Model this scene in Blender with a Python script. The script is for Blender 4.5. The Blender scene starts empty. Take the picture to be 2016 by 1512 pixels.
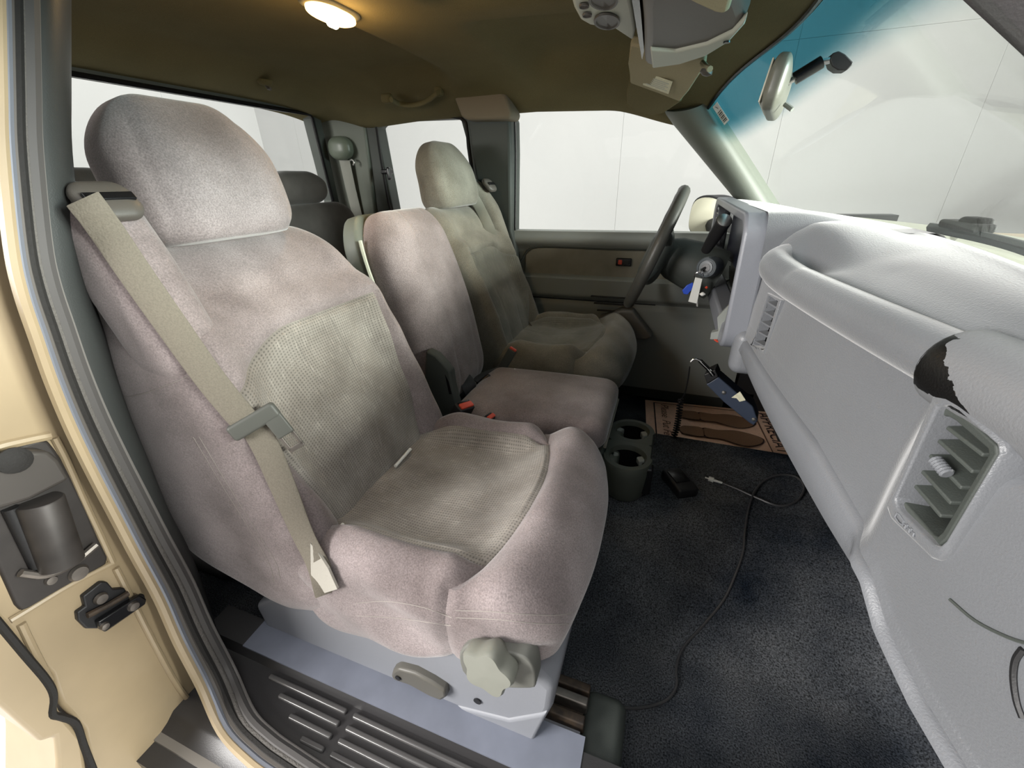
import bpy, math, random
import numpy as np
from mathutils import Vector, Matrix

random.seed(7)
rng = np.random.default_rng(7)
S = bpy.context.scene
COL = S.collection

# ------------------------------------------------------------------ camera
# truck axes: x forward, y towards the driver's side, z up from the cab floor (metres)
CP = np.array([0.525, -1.034, 0.930]); YAW, PIT, ROL, FPX = 0.359, 0.456, -0.025, 813.0
FWD = np.array([-math.sin(YAW)*math.cos(PIT), math.cos(YAW)*math.cos(PIT), -math.sin(PIT)])
_r = np.array([math.cos(YAW), math.sin(YAW), 0.0]); _u = np.cross(_r, FWD)
RT = math.cos(ROL)*_r + math.sin(ROL)*_u
UP = -math.sin(ROL)*_r + math.cos(ROL)*_u
cam = bpy.data.objects.new('camera', bpy.data.cameras.new('camera'))
COL.objects.link(cam)
cam.data.sensor_width = 36.0
cam.data.lens = 36.0*FPX/2016.0
cam.data.clip_start = 0.02
cam.matrix_world = Matrix(((RT[0], UP[0], -FWD[0], CP[0]), (RT[1], UP[1], -FWD[1], CP[1]),
                           (RT[2], UP[2], -FWD[2], CP[2]), (0, 0, 0, 1)))
S.camera = cam

# ------------------------------------------------------------------ light
S.view_settings.view_transform = 'Standard'
S.view_settings.look = 'None'
S.view_settings.gamma = 1.0
S.view_settings.use_curve_mapping = False
S.view_settings.exposure = 0.65
S.cycles.max_bounces = 7
S.cycles.diffuse_bounces = 4
S.cycles.glossy_bounces = 3
S.cycles.transparent_max_bounces = 12
S.cycles.sample_clamp_indirect = 6.0
world = bpy.data.worlds.new('world'); S.world = world
world.use_nodes = True
WB = world.node_tree.nodes['Background']
WB.inputs[0].default_value = (1.0, 0.99, 0.985, 1); WB.inputs[1].default_value = 1.3

def area_lamp(name, loc, aim, sx, sy, power, col=(1, 1, 1)):
    l = bpy.data.lights.new(name, 'AREA'); l.shape = 'RECTANGLE'; l.size = sx; l.size_y = sy
    l.energy = power; l.color = col; l.spread = math.radians(115)
    o = bpy.data.objects.new(name, l); COL.objects.link(o)
    o.location = loc
    o.rotation_euler = (Vector(aim)-Vector(loc)).to_track_quat('-Z', 'Y').to_euler()
    return o
# upright light banks of the booth: one beyond the open door, one ahead of the truck
area_lamp('booth_side_light', (-1.7, -2.8, 1.4), (0.4, -0.4, 0.4), 1.6, 1.2, 52, (1, 0.97, 0.94))
area_lamp('booth_front_light', (4.4, -0.3, 1.5), (-0.1, -0.2, 0.8), 2.2, 1.6, 185, (0.99, 1, 0.95))

# ------------------------------------------------------------------ projection helpers (used to place traced outlines on real planes)
def ray(a, b): return FWD + RT*(a-1008)/FPX - UP*(b-756)/FPX
def at(a, b, x=None, y=None, z=None):
    d = ray(a, b)
    if x is not None: return CP + d*(x-CP[0])/d[0]
    if y is not None: return CP + d*(y-CP[1])/d[1]
    return CP + d*(z-CP[2])/d[2]
def at_n(a, b, n, c):
    d = ray(a, b); n = np.array(n, float); return CP + d*(c-n@CP)/(n@d)
def y_side(z): return 0.80 if z < .72 else 0.80-0.10*(z-.72)/.45
def on_side(a, b, off=0.0):
    y = .75
    for _ in range(12): y = y_side(at(a, b, y=y)[2])-off
    return at(a, b, y=y)

# ------------------------------------------------------------------ materials
def new_mat(name):
    m = bpy.data.materials.new(name); m.use_nodes = True
    nt = m.node_tree; p = nt.nodes['Principled BSDF']
    return m, nt, p
def N(nt, t, **kw):
    n = nt.nodes.new(t)
    for k, v in kw.items(): setattr(n, k, v)
    return n
def mat(name, col, rough=.6, var=.0, vscale=8., bump=0., bscale=200., metal=0., spec=.5, sheen=0., coat=0., col2=None, det=4., fine=0., fscale=600.):
    m, nt, p = new_mat(name); L = nt.links.new
    p.inputs['Base Color'].default_value = (*col, 1); p.inputs['Roughness'].default_value = rough
    p.inputs['Metallic'].default_value = metal; p.inputs['Specular IOR Level'].default_value = spec
    if sheen: p.inputs['Sheen Weight'].default_value = sheen; p.inputs['Sheen Roughness'].default_value = .45
    if coat: p.inputs['Coat Weight'].default_value = coat; p.inputs['Coat Roughness'].default_value = .15
    tc = N(nt, 'ShaderNodeTexCoord')
    if var or col2 or fine:
        nz = N(nt, 'ShaderNodeTexNoise'); nz.inputs['Scale'].default_value = vscale; nz.inputs['Detail'].default_value = det
        L(tc.outputs['Object'], nz.inputs['Vector'])
        c2 = col2 or tuple(min(1, c*(1+var)) for c in col); c1 = col if col2 else tuple(c*(1-var) for c in col)
        rp = N(nt, 'ShaderNodeMapRange'); rp.inputs[1].default_value = .32; rp.inputs[2].default_value = .68
        L(nz.outputs['Fac'], rp.inputs[0])
        mx = N(nt, 'ShaderNodeMix', data_type='RGBA'); mx.inputs[6].default_value = (*c1, 1); mx.inputs[7].default_value = (*c2, 1)
        L(rp.outputs[0], mx.inputs[0]); out = mx.outputs[2]
        if fine:
            n2 = N(nt, 'ShaderNodeTexNoise'); n2.inputs['Scale'].default_value = fscale; n2.inputs['Detail'].default_value = 2
            L(tc.outputs['Object'], n2.inputs['Vector'])
            r2 = N(nt, 'ShaderNodeMapRange'); r2.inputs[1].default_value = .3; r2.inputs[2].default_value = .7
            r2.inputs[3].default_value = 1-fine; r2.inputs[4].default_value = 1+fine
            L(n2.outputs['Fac'], r2.inputs[0])
            vm = N(nt, 'ShaderNodeVectorMath', operation='SCALE'); L(out, vm.inputs[0]); L(r2.outputs[0], vm.inputs[3]); out = vm.outputs[0]
        L(out, p.inputs['Base Color'])
    if bump:
        nb = N(nt, 'ShaderNodeTexNoise'); nb.inputs['Scale'].default_value = bscale; nb.inputs['Detail'].default_value = 2
        L(tc.outputs['Object'], nb.inputs['Vector'])
        b = N(nt, 'ShaderNodeBump'); b.inputs['Strength'].default_value = bump; b.inputs['Distance'].default_value = .002
        L(nb.outputs['Fac'], b.inputs['Height']); L(b.outputs[0], p.inputs['Normal'])
    return m
def insert_mat(name, c_dark, c_lite):
    """woven seat centre: small dark pits in rows, pale thread dashes, broad worn patches (UV is in metres)"""
    m, nt, p = new_mat(name); L = nt.links.new
    uv = N(nt, 'ShaderNodeUVMap'); sp = N(nt, 'ShaderNodeSeparateXYZ'); L(uv.outputs[0], sp.inputs[0])
    def mth(op, a, b=None):
        n = N(nt, 'ShaderNodeMath', operation=op)
        for i, v in enumerate((a, b)):
            if v is None: continue
            if isinstance(v, (int, float)): n.inputs[i].default_value = v
            else: L(v, n.inputs[i])
        return n.outputs[0]
    k = 2*math.pi/.0075
    su = mth('SINE', mth('MULTIPLY', mth('ADD', sp.outputs[0], sp.outputs[1]), k*.72))
    sv = mth('SINE', mth('MULTIPLY', mth('SUBTRACT', sp.outputs[0], sp.outputs[1]), k*.72))
    dots = mth('MULTIPLY', su, sv)
    nz = N(nt, 'ShaderNodeTexNoise'); nz.inputs['Scale'].default_value = 9; nz.inputs['Detail'].default_value = 5; L(uv.outputs[0], nz.inputs['Vector'])
    mp = N(nt, 'ShaderNodeMapping'); mp.inputs['Scale'].default_value = (260, 45, 1); L(uv.outputs[0], mp.inputs[0])
    n2 = N(nt, 'ShaderNodeTexNoise'); n2.inputs['Scale'].default_value = 1; n2.inputs['Detail'].default_value = 2; L(mp.outputs[0], n2.inputs['Vector'])
    a = N(nt, 'ShaderNodeMapRange'); a.inputs[1].default_value = .3; a.inputs[2].default_value = .7; L(nz.outputs['Fac'], a.inputs[0])
    mx = N(nt, 'ShaderNodeMix', data_type='RGBA'); mx.inputs[6].default_value = (*c_dark, 1); mx.inputs[7].default_value = (*c_lite, 1); L(a.outputs[0], mx.inputs[0])
    dd = N(nt, 'ShaderNodeMapRange'); dd.inputs[1].default_value = .1; dd.inputs[2].default_value = .8; dd.inputs[3].default_value = 1.12; dd.inputs[4].default_value = .62; L(dots, dd.inputs[0])
    th = N(nt, 'ShaderNodeMapRange'); th.inputs[1].default_value = .55; th.inputs[2].default_value = .75; th.inputs[3].default_value = 1.; th.inputs[4].default_value = 1.35; L(n2.outputs['Fac'], th.inputs[0])
    f = mth('MULTIPLY', dd.outputs[0], th.outputs[0])
    vm = N(nt, 'ShaderNodeVectorMath', operation='SCALE'); L(mx.outputs[2], vm.inputs[0]); L(f, vm.inputs[3]); L(vm.outputs[0], p.inputs['Base Color'])
    b = N(nt, 'ShaderNodeBump'); b.inputs['Strength'].default_value = .35; b.inputs['Distance'].default_value = .0015; L(dd.outputs[0], b.inputs['Height']); L(b.outputs[0], p.inputs['Normal'])
    p.inputs['Roughness'].default_value = .9; p.inputs['Specular IOR Level'].default_value = .2; p.inputs['Sheen Weight'].default_value = .25
    return m
def glass_mat(name, tint=(1, 1, 1), band=False, refl=.05):
    m, nt, p = new_mat(name); L = nt.links.new; nt.nodes.remove(p)
    out = nt.nodes['Material Output']
    tr = N(nt, 'ShaderNodeBsdfTransparent'); tr.inputs[0].default_value = (*tint, 1)
    gl = N(nt, 'ShaderNodeBsdfGlossy'); gl.inputs['Roughness'].default_value = .02
    lw = N(nt, 'ShaderNodeLayerWeight'); lw.inputs[0].default_value = .5
    pw = N(nt, 'ShaderNodeMath', operation='POWER'); pw.inputs[1].default_value = 5.; L(lw.outputs['Facing'], pw.inputs[0])
    fr = N(nt, 'ShaderNodeMath', operation='MULTIPLY_ADD'); fr.inputs[1].default_value = .35; fr.inputs[2].default_value = .02; L(pw.outputs[0], fr.inputs[0])
    mx = N(nt, 'ShaderNodeMixShader'); L(fr.outputs[0], mx.inputs[0]); L(tr.outputs[0], mx.inputs[1]); L(gl.outputs[0], mx.inputs[2]); L(mx.outputs[0], out.inputs[0])
    if band:   # tinted sun band along the top of the windscreen
        tc = N(nt, 'ShaderNodeTexCoord'); sp = N(nt, 'ShaderNodeSeparateXYZ'); L(tc.outputs['Object'], sp.inputs[0])
        my = N(nt, 'ShaderNodeMath', operation='MULTIPLY'); L(sp.outputs[1], my.inputs[0]); L(sp.outputs[1], my.inputs[1])
        ad = N(nt, 'ShaderNodeMath', operation='MULTIPLY_ADD'); ad.inputs[1].default_value = .17; L(my.outputs[0], ad.inputs[0]); L(sp.outputs[2], ad.inputs[2])
        rp = N(nt, 'ShaderNodeMapRange', interpolation_type='SMOOTHSTEP'); rp.inputs[1].default_value = 1.085; rp.inputs[2].default_value = 1.15; L(ad.outputs[0], rp.inputs[0])
        mc = N(nt, 'ShaderNodeMix', data_type='RGBA'); mc.inputs[6].default_value = (*tint, 1); mc.inputs[7].default_value = (.20, .42, .48, 1)
        L(rp.outputs[0], mc.inputs[0]); L(mc.outputs[2], tr.inputs[0])
    return m
def emit_mat(name, col, st):
    m, nt, p = new_mat(name)
    p.inputs['Base Color'].default_value = (*col, 1); p.inputs['Emission Color'].default_value = (*col, 1); p.inputs['Emission Strength'].default_value = st
    return m
def worn_mat(name, col, lo, hi):
    """painted dash cap with one flaked-off black patch (object-space y range) plus a few specks"""
    m, nt, p = new_mat(name); L = nt.links.new
    tc = N(nt, 'ShaderNodeTexCoord'); sp = N(nt, 'ShaderNodeSeparateXYZ'); L(tc.outputs['Object'], sp.inputs[0])
    nz = N(nt, 'ShaderNodeTexNoise'); nz.inputs['Scale'].default_value = 70; nz.inputs['Detail'].default_value = 6; L(tc.outputs['Object'], nz.inputs['Vector'])
    def mth(op, a, b=None, c=None):
        n = N(nt, 'ShaderNodeMath', operation=op)
        for i, v in enumerate((a, b, c)):
            if v is None: continue
            if isinstance(v, (int, float)): n.inputs[i].default_value = v
            else: L(v, n.inputs[i])
        return n.outputs[0]
    yz = mth('MULTIPLY_ADD', mth('SUBTRACT', sp.outputs[2], .78), -1.4, sp.outputs[1])
    edge = mth('MULTIPLY_ADD', mth('SUBTRACT', nz.outputs['Fac'], .5), .03, yz)     # ragged y limit
    zlow = mth('MULTIPLY_ADD', mth('SUBTRACT', nz.outputs['Fac'], .5), .012, sp.outputs[2])
    patch = mth('MULTIPLY', mth('GREATER_THAN', edge, lo), mth('GREATER_THAN', zlow, hi))
    vo = N(nt, 'ShaderNodeTexNoise'); vo.inputs['Scale'].default_value = 95; vo.inputs['Detail'].default_value = 1; L(tc.outputs['Object'], vo.inputs['Vector'])
    specks = mth('GREATER_THAN', vo.outputs['Fac'], .80)
    msk = mth('MAXIMUM', patch, specks)
    mx = N(nt, 'ShaderNodeMix', data_type='RGBA'); mx.inputs[6].default_value = (*col, 1); mx.inputs[7].default_value = (.003, .003, .003, 1); L(msk, mx.inputs[0]); L(mx.outputs[2], p.inputs['Base Color'])
    p.inputs['Roughness'].default_value = .42
    nb = N(nt, 'ShaderNodeTexNoise'); nb.inputs['Scale'].default_value = 450; L(tc.outputs['Object'], nb.inputs['Vector'])
    b = N(nt, 'ShaderNodeBump'); b.inputs['Strength'].default_value = .25; b.inputs['Distance'].default_value = .002
    hh = mth('SUBTRACT', nb.outputs['Fac'], mth('MULTIPLY', msk, .5)); L(hh, b.inputs['Height']); L(b.outputs[0], p.inputs['Normal'])
    return m

M = dict(
    velour=mat('velour', (.152, .125, .122), .95, spec=.15, sheen=.4, vscale=7, col2=(.305, .260, .258), bump=.3, bscale=420, fine=.24, fscale=420),
    velour_d=mat('velour_driver', (.150, .139, .112), .95, spec=.15, sheen=.3, vscale=10, col2=(.235, .222, .182), bump=.3, bscale=420, fine=.2, fscale=420),
    velour_r=mat('velour_rear', (.050, .047, .044), .95, spec=.15, sheen=.2, vscale=10, col2=(.075, .07, .066), bump=.2, bscale=420),
    insert=insert_mat('woven_insert', (.165, .147, .128), (.315, .292, .262)),
    insert_d=insert_mat('woven_insert_driver', (.125, .121, .098), (.205, .198, .162)),
    dash=mat('dash_plastic', (.134, .141, .152), .38, var=.06, vscale=5, bump=.28, bscale=480, spec=.5, sheen=.5),
    dash_lo=mat('dash_lower_plastic', (.16, .168, .182), .40, var=.05, vscale=5, bump=.22, bscale=520),
    bezel=mat('bezel_plastic', (.20, .21, .235), .38, bump=.2, bscale=700),
    trim=mat('trim_grey', (.25, .265, .245), .55, bump=.15, bscale=600),
    trim_dk=mat('trim_dark', (.052, .06, .054), .6, bump=.15, bscale=600),
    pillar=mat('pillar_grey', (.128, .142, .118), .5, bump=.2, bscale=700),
    valance=mat('valance_grey', (.235, .245, .27), .48, bump=.12, bscale=700),
    black=mat('black_plastic', (.012, .012, .013), .5, bump=.1, bscale=500),
    gloss=mat('gloss_black', (.008, .008, .009), .22),
    rubber=mat('rubber', (.011, .010, .009), .75, bump=.3, bscale=300),
    seal=mat('seal_grey', (.10, .093, .085), .7, bump=.9, bscale=350),
    headliner=mat('headliner', (.15, .128, .066), .95, var=.06, vscale=6, bump=.4, bscale=700, spec=.1, fine=.13, fscale=700),
    visor=mat('visor_cloth', (.33, .29, .185), .9, bump=.3, bscale=700, spec=.15, fine=.08, fscale=700),
    con_lt=mat('console_light', (.44, .45, .37), .55, bump=.1, bscale=600),
    con_dk=mat('console_taupe', (.085, .076, .066), .5, bump=.1, bscale=600),
    carpet=mat('carpet', (.012, .017, .026), 1., spec=.05, vscale=4.5, col2=(.095, .10, .106), bump=1., bscale=330, fine=.75, fscale=330, det=6),
    belt=mat('belt_webbing', (.165, .147, .115), .8, bump=.35, bscale=260, fine=.12, fscale=500),
    belt_b=mat('belt_black', (.02, .02, .021), .6, bump=.2, bscale=400),
    paint=mat('champagne_paint', (.36, .282, .175), .35, var=.10, vscale=6, spec=.6, coat=.3),
    metal=mat('bare_metal', (.55, .54, .52), .35, metal=1., var=.1),
    steel=mat('dull_steel', (.22, .20, .18), .5, metal=.9, var=.3, vscale=30),
    rust=mat('rusty_steel', (.03, .024, .02), .6, metal=.4, vscale=60, col2=(.085, .06, .04)),
    chrome=mat('chrome', (.8, .8, .8), .12, metal=1.),
    red=mat('red_button', (.62, .075, .04), .4), white=mat('white_plastic', (.75, .76, .72), .5),
    blue=mat('blue_plastic', (.02, .08, .55), .4), paper=mat('kraft_paper', (.92, .62, .45), .9, var=.07, vscale=40, fine=.06, fscale=300),
    ink=mat('brown_ink', (.17, .085, .05), .9), inkd=mat('dark_ink', (.03, .012, .01), .9), label=mat('paper_label', (.66, .64, .47), .8, var=.1, vscale=200),
    wall_d=mat('unseen_dark_wall', (.14, .135, .13), .85, var=.05, vscale=1.5), wall=mat('booth_wall', (.515, .515, .512), .8, var=.012, vscale=.6), ground=mat('booth_floor', (.62, .60, .58), .5, var=.1, vscale=3),
    glass=glass_mat('clear_glass', (.97, .98, .97)), wglass=glass_mat('windscreen_glass', (.95, .97, .95), band=True),
    mirror=mat('mirror_glass', (.50, .48, .38), .3, metal=.0), lens=emit_mat('lamp_lens', (1, .66, .26), 3.2), hot=emit_mat('lamp_bulb', (1, .85, .55), 30.),  # mirror: flat beige painted in place of what the glass would reflect
    navy=mat('navy_bracket', (.035, .047, .075), .45, bump=.1), cupgrey=mat('cup_grey', (.075, .083, .068), .5, bump=.1, bscale=600),
)
M['worn'] = worn_mat('worn_dash_cap', (.165, .17, .178), -.613, .752)

# ------------------------------------------------------------------ object helpers
WORLD_OFF = {}
def put(o, parent):
    COL.objects.link(o)
    if parent is not None:
        o.parent = parent
        o.matrix_parent_inverse = Matrix.Translation(-Vector(WORLD_OFF.get(parent.name, (0, 0, 0))))
    return o
def tag(o, label=None, cat=None, group=None, kind=None):
    if label: o['label'] = label
    if cat: o['category'] = cat
    if group: o['group'] = group
    if kind: o['kind'] = kind
    return o
def thing(name, loc, label, cat, group=None, kind=None):
    e = bpy.data.objects.new(name, None); e.empty_display_size = .05; e.location = loc
    COL.objects.link(e); WORLD_OFF[e.name] = tuple(loc)
    return tag(e, label, cat, group, kind)
def obj(name, geo, m, parent=None, smooth=True, label=None, cat=None, group=None, kind=None, uv=None, bevel=0., flip=False, ang=40):
    V, F = geo
    me = bpy.data.meshes.new(name)
    me.from_pydata([tuple(map(float, v)) for v in V], [], [tuple(reversed(f)) if flip else tuple(f) for f in F])
    me.materials.append(M[m] if isinstance(m, str) else m)
    if uv is not None:
        l = me.uv_layers.new(name='UVMap'); idx = np.empty(len(me.loops), int); me.loops.foreach_get('vertex_index', idx)
        l.data.foreach_set('uv', np.asarray(uv, float)[idx].ravel())
    if smooth:
        me.polygons.foreach_set('use_smooth', [True]*len(me.polygons))
        try: me.set_sharp_from_angle(angle=math.radians(ang))
        except Exception: pass
    me.update()
    o = bpy.data.objects.new(name, me); put(o, parent)
    if bevel:
        b = o.modifiers.new('bevel', 'BEVEL'); b.width = bevel; b.segments = 3; b.limit_method = 'ANGLE'; b.angle_limit = math.radians(35)
    return tag(o, label, cat, group, kind)
def join(*gs):
    V, F = [], []
    for v, f in gs:
        n = len(V); V += [tuple(p) for p in v]; F += [tuple(i+n for i in q) for q in f]
    return V, F
def xf(geo, mat4):
    return [tuple(mat4 @ Vector(v)) for v in geo[0]], geo[1]
def frame(o, xa, ya):
    """matrix with origin o, x axis xa, y axis near ya"""
    x = Vector(xa).normalized(); z = x.cross(Vector(ya)).normalized(); y = z.cross(x)
    return Matrix(((x[0], y[0], z[0], o[0]), (x[1], y[1], z[1], o[1]), (x[2], y[2], z[2], o[2]), (0, 0, 0, 1)))
def lines(h, r, seg=4, n=1, extra=()):
    e = [h-r+r*math.tan(k/seg*math.pi/4) for k in range(seg+1)]
    a = set(round(v, 6) for v in e) | set(round(-v, 6) for v in e)
    for v in np.linspace(-(h-r), h-r, n+1): a.add(round(float(v), 6))
    L = sorted(a); out = [L[0]]
    for v in L[1:]:
        if v-out[-1] > 1e-5: out.append(v)
    for x in extra:      # snap the nearest line to x
        i = min(range(len(out)), key=lambda k: abs(out[k]-x)); out[i] = x
    return out
def cubegrid(ax, ay, az):
    idx, P, F = {}, [], []
    def v(i, j, k):
        key = (i, j, k)
        if key not in idx: idx[key] = len(P); P.append((ax[i], ay[j], az[k]))
        return idx[key]
    nx, ny, nz = len(ax)-1, len(ay)-1, len(az)-1
    for i in range(nx):
        for j in range(ny):
            F.append((v(i, j, nz), v(i+1, j, nz), v(i+1, j+1, nz), v(i, j+1, nz)))
            F.append((v(i, j, 0), v(i, j+1, 0), v(i+1, j+1, 0), v(i+1, j, 0)))
    for i in range(nx):
        for k in range(nz):
            F.append((v(i, 0, k), v(i+1, 0, k), v(i+1, 0, k+1), v(i, 0, k+1)))
            F.append((v(i, ny, k), v(i, ny, k+1), v(i+1, ny, k+1), v(i+1, ny, k)))
    for j in range(ny):
        for k in range(nz):
            F.append((v(0, j, k), v(0, j, k+1), v(0, j+1, k+1), v(0, j+1, k)))
            F.append((v(nx, j, k), v(nx, j+1, k), v(nx, j+1, k+1), v(nx, j, k+1)))
    return np.array(P), F
def rounded(P, h, r):
    h = np.array(h, float); r = np.array(r, float)
    s = np.sign(P); q = np.minimum(np.abs(P), h-r)
    d = np.clip((np.abs(P)-(h-r))/r, 0, 1)
    n = np.linalg.norm(d, axis=1); n[n == 0] = 1
    mx = d.max(1)
    return s*(q+r*d*(mx/n)[:, None])
def rbox(size, r=.005, seg=3, n=(1, 1, 1), c=(0, 0, 0)):
    h = [s/2 for s in size]; r = (r,)*3 if isinstance(r, (int, float)) else r
    r = [min(a, b*.999) for a, b in zip(r, h)]
    P, F = cubegrid(*[lines(h[i], r[i], seg, n[i]) for i in range(3)])
    return rounded(P, h, r)+np.array(c), F
def sm(x): x = np.clip(x, 0, 1); return x*x*(3-2*x)
def split(P, Q, F, fn):
    """split the faces of a grid by fn(face centroid in grid coords) -> {key: (V, F, param)}"""
    G = {}
    for f in F:
        k = fn(np.mean([P[i] for i in f], axis=0)); G.setdefault(k, []).append(f)
    res = {}
    for k, fs in G.items():
        ids = sorted(set(i for f in fs for i in f)); mp = {i: n for n, i in enumerate(ids)}
        res[k] = ([Q[i] for i in ids], [tuple(mp[i] for i in f) for f in fs], [P[i] for i in ids])
    return res
def spline(pts, n=12, closed=False):
    P = [np.array(p, float) for p in pts]; out = []
    m = len(P); rngk = range(m if closed else m-1)
    for i in rngk:
        p1, p2 = P[i], P[(i+1) % m]
        p0 = P[i-1] if (closed or i > 0) else 2*p1-p2
        p3 = P[(i+2) % m] if (closed or i+2 < m) else 2*p2-p1
        for k in range(n):
            t = k/n
            out.append(.5*((2*p1)+(-p0+p2)*t+(2*p0-5*p1+4*p2-p3)*t*t+(-p0+3*p1-3*p2+p3)*t**3))
    if not closed: out.append(P[-1])
    return out
def tube(path, r, seg=8, closed=False, caps=True, sc=None):
    """round (or elliptical, sc=(a,b)) sweep; r number or per-point list"""
    P = [np.array(p, float) for p in path]; m = len(P); V, F = [], []
    tan = []
    for i in range(m):
        a = P[(i-1) % m] if (closed or i > 0) else P[i]; b = P[(i+1) % m] if (closed or i < m-1) else P[i]
        t = b-a; tan.append(t/(np.linalg.norm(t)+1e-12))
    up = np.array([0, 0, 1.]) if abs(tan[0][2]) < .9 else np.array([1., 0, 0])
    nrm = np.cross(tan[0], up); nrm /= np.linalg.norm(nrm)
    for i in range(m):
        nrm = nrm-tan[i]*(nrm@tan[i]); nrm /= np.linalg.norm(nrm)+1e-12
        b = np.cross(tan[i], nrm); rr = r[i] if hasattr(r, '__len__') else r
        for k in range(seg):
            a = 2*math.pi*k/seg
            V.append(P[i]+rr*((sc[0] if sc else 1)*math.cos(a)*nrm+(sc[1] if sc else 1)*math.sin(a)*b))
    for i in range(m if closed else m-1):
        j = (i+1) % m
        for k in range(seg):
            l = (k+1) % seg; F.append((i*seg+k, i*seg+l, j*seg+l, j*seg+k))
    if caps and not closed:
        F.append(tuple(range(seg-1, -1, -1))); F.append(tuple((m-1)*seg+k for k in range(seg)))
    return V, F
def ribbon(path, nrm, w, th=.0025):
    """webbing strap along path; nrm a vector or per-point list"""
    P = [np.array(p, float) for p in path]; m = len(P); V, F = [], []
    for i in range(m):
        t = P[min(i+1, m-1)]-P[max(i-1, 0)]; t /= np.linalg.norm(t)
        n = np.array(nrm[i] if hasattr(nrm[0], '__len__') else nrm, float); n = n-t*(n@t); n /= np.linalg.norm(n)
        s = np.cross(t, n); ww = w[i] if hasattr(w, '__len__') else w
        for a, b in ((-1, .35), (-.9, 1), (.9, 1), (1, .35), (1, -.35), (.9, -1), (-.9, -1), (-1, -.35)):
            V.append(P[i]+s*a*ww/2+n*b*th/2)
    for i in range(m-1):
        for k in range(8):
            l = (k+1) % 8; F.append((i*8+k, i*8+l, i*8+8+l, i*8+8+k))
    F.append(tuple(range(7, -1, -1))); F.append(tuple((m-1)*8+k for k in range(8)))
    return V, F
def lathe(prof, seg=24, c=(0, 0, 0), axis=(0, 0, 1), lobes=0, la=0.):
    """profile [(radius, height)] turned about axis through c"""
    z = Vector(axis).normalized(); x = z.orthogonal().normalized(); y = z.cross(x); V, F = [], []
    for r, h in prof:
        for k in range(seg):
            a = 2*math.pi*k/seg; rr = r*(1+la*math.cos(lobes*a)) if lobes else r
            V.append(Vector(c)+z*h+x*rr*math.cos(a)+y*rr*math.sin(a))
    for i in range(len(prof)-1):
        for k in range(seg):
            l = (k+1) % seg; F.append((i*seg+k, i*seg+l, i*seg+seg+l, i*seg+seg+k))
    F.append(tuple(range(seg-1, -1, -1))); F.append(tuple((len(prof)-1)*seg+k for k in range(seg)))
    return [tuple(v) for v in V], F
def prism(pts, d):
    """solid from an outline of 3-D points pushed by vector d"""
    P = [np.array(p, float) for p in pts]; n = len(P); d = np.array(d, float)
    V = P+[p+d for p in P]
    F = [tuple(range(n)), tuple(range(2*n-1, n-1, -1))]+[(i, i+n, (i+1) % n+n, (i+1) % n) for i in range(n)]
    nn = sum((np.cross(P[i], P[(i+1) % n]) for i in range(n)), np.zeros(3))
    if nn@d > 0: F = [tuple(reversed(f)) for f in F]
    return V, F
def ring(outer, inner, d):
    """flat ring between two outlines with equal point counts, pushed by d"""
    A = [np.array(p, float) for p in outer]; B = [np.array(p, float) for p in inner]; n = len(A); d = np.array(d, float)
    V = A+B+[p+d for p in A]+[p+d for p in B]; F = []
    for i in range(n):
        j = (i+1) % n
        F += [(i, j, n+j, n+i), (2*n+i, 3*n+i, 3*n+j, 2*n+j), (i, 2*n+i, 2*n+j, j), (n+i, n+j, 3*n+j, 3*n+i)]
    nn = sum((np.cross(A[i], A[(i+1) % n]) for i in range(n)), np.zeros(3))
    if nn@d > 0: F = [tuple(reversed(f)) for f in F]
    return V, F
def rrect(w, h, r, seg=5, c=(0, 0)):
    out = []
    for cx, cy, a0 in ((w/2-r, h/2-r, 0), (-w/2+r, h/2-r, 90), (-w/2+r, -h/2+r, 180), (w/2-r, -h/2+r, 270)):
        for k in range(seg+1):
            a = math.radians(a0+90*k/seg); out.append((c[0]+cx+r*math.cos(a), c[1]+cy+r*math.sin(a)))
    return out
def sheet(fn, us, vs, th=None, nrm=None):
    """grid surface fn(u,v)->xyz; th offsets a closed back surface along nrm"""
    V, F = [], []; nu, nv = len(us), len(vs)
    for u in us:
        for v in vs: V.append(np.array(fn(u, v), float))
    for i in range(nu-1):
        for j in range(nv-1): F.append((i*nv+j, (i+1)*nv+j, (i+1)*nv+j+1, i*nv+j+1))
    if th:
        n0 = len(V); d = np.array(nrm, float)*th; V += [p+d for p in V]
        F += [tuple(n0+i for i in reversed(f)) for f in F[:]]
        for i in range(nu-1):
            F.append((i*nv, n0+i*nv, n0+(i+1)*nv, (i+1)*nv)); k = nv-1
            F.append((i*nv+k, (i+1)*nv+k, n0+(i+1)*nv+k, n0+i*nv+k))
        for j in range(nv-1):
            F.append((j, j+1, n0+j+1, n0+j)); b = (nu-1)*nv
            F.append((b+j, n0+b+j, n0+b+j+1, b+j+1))
    return V, F

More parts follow.
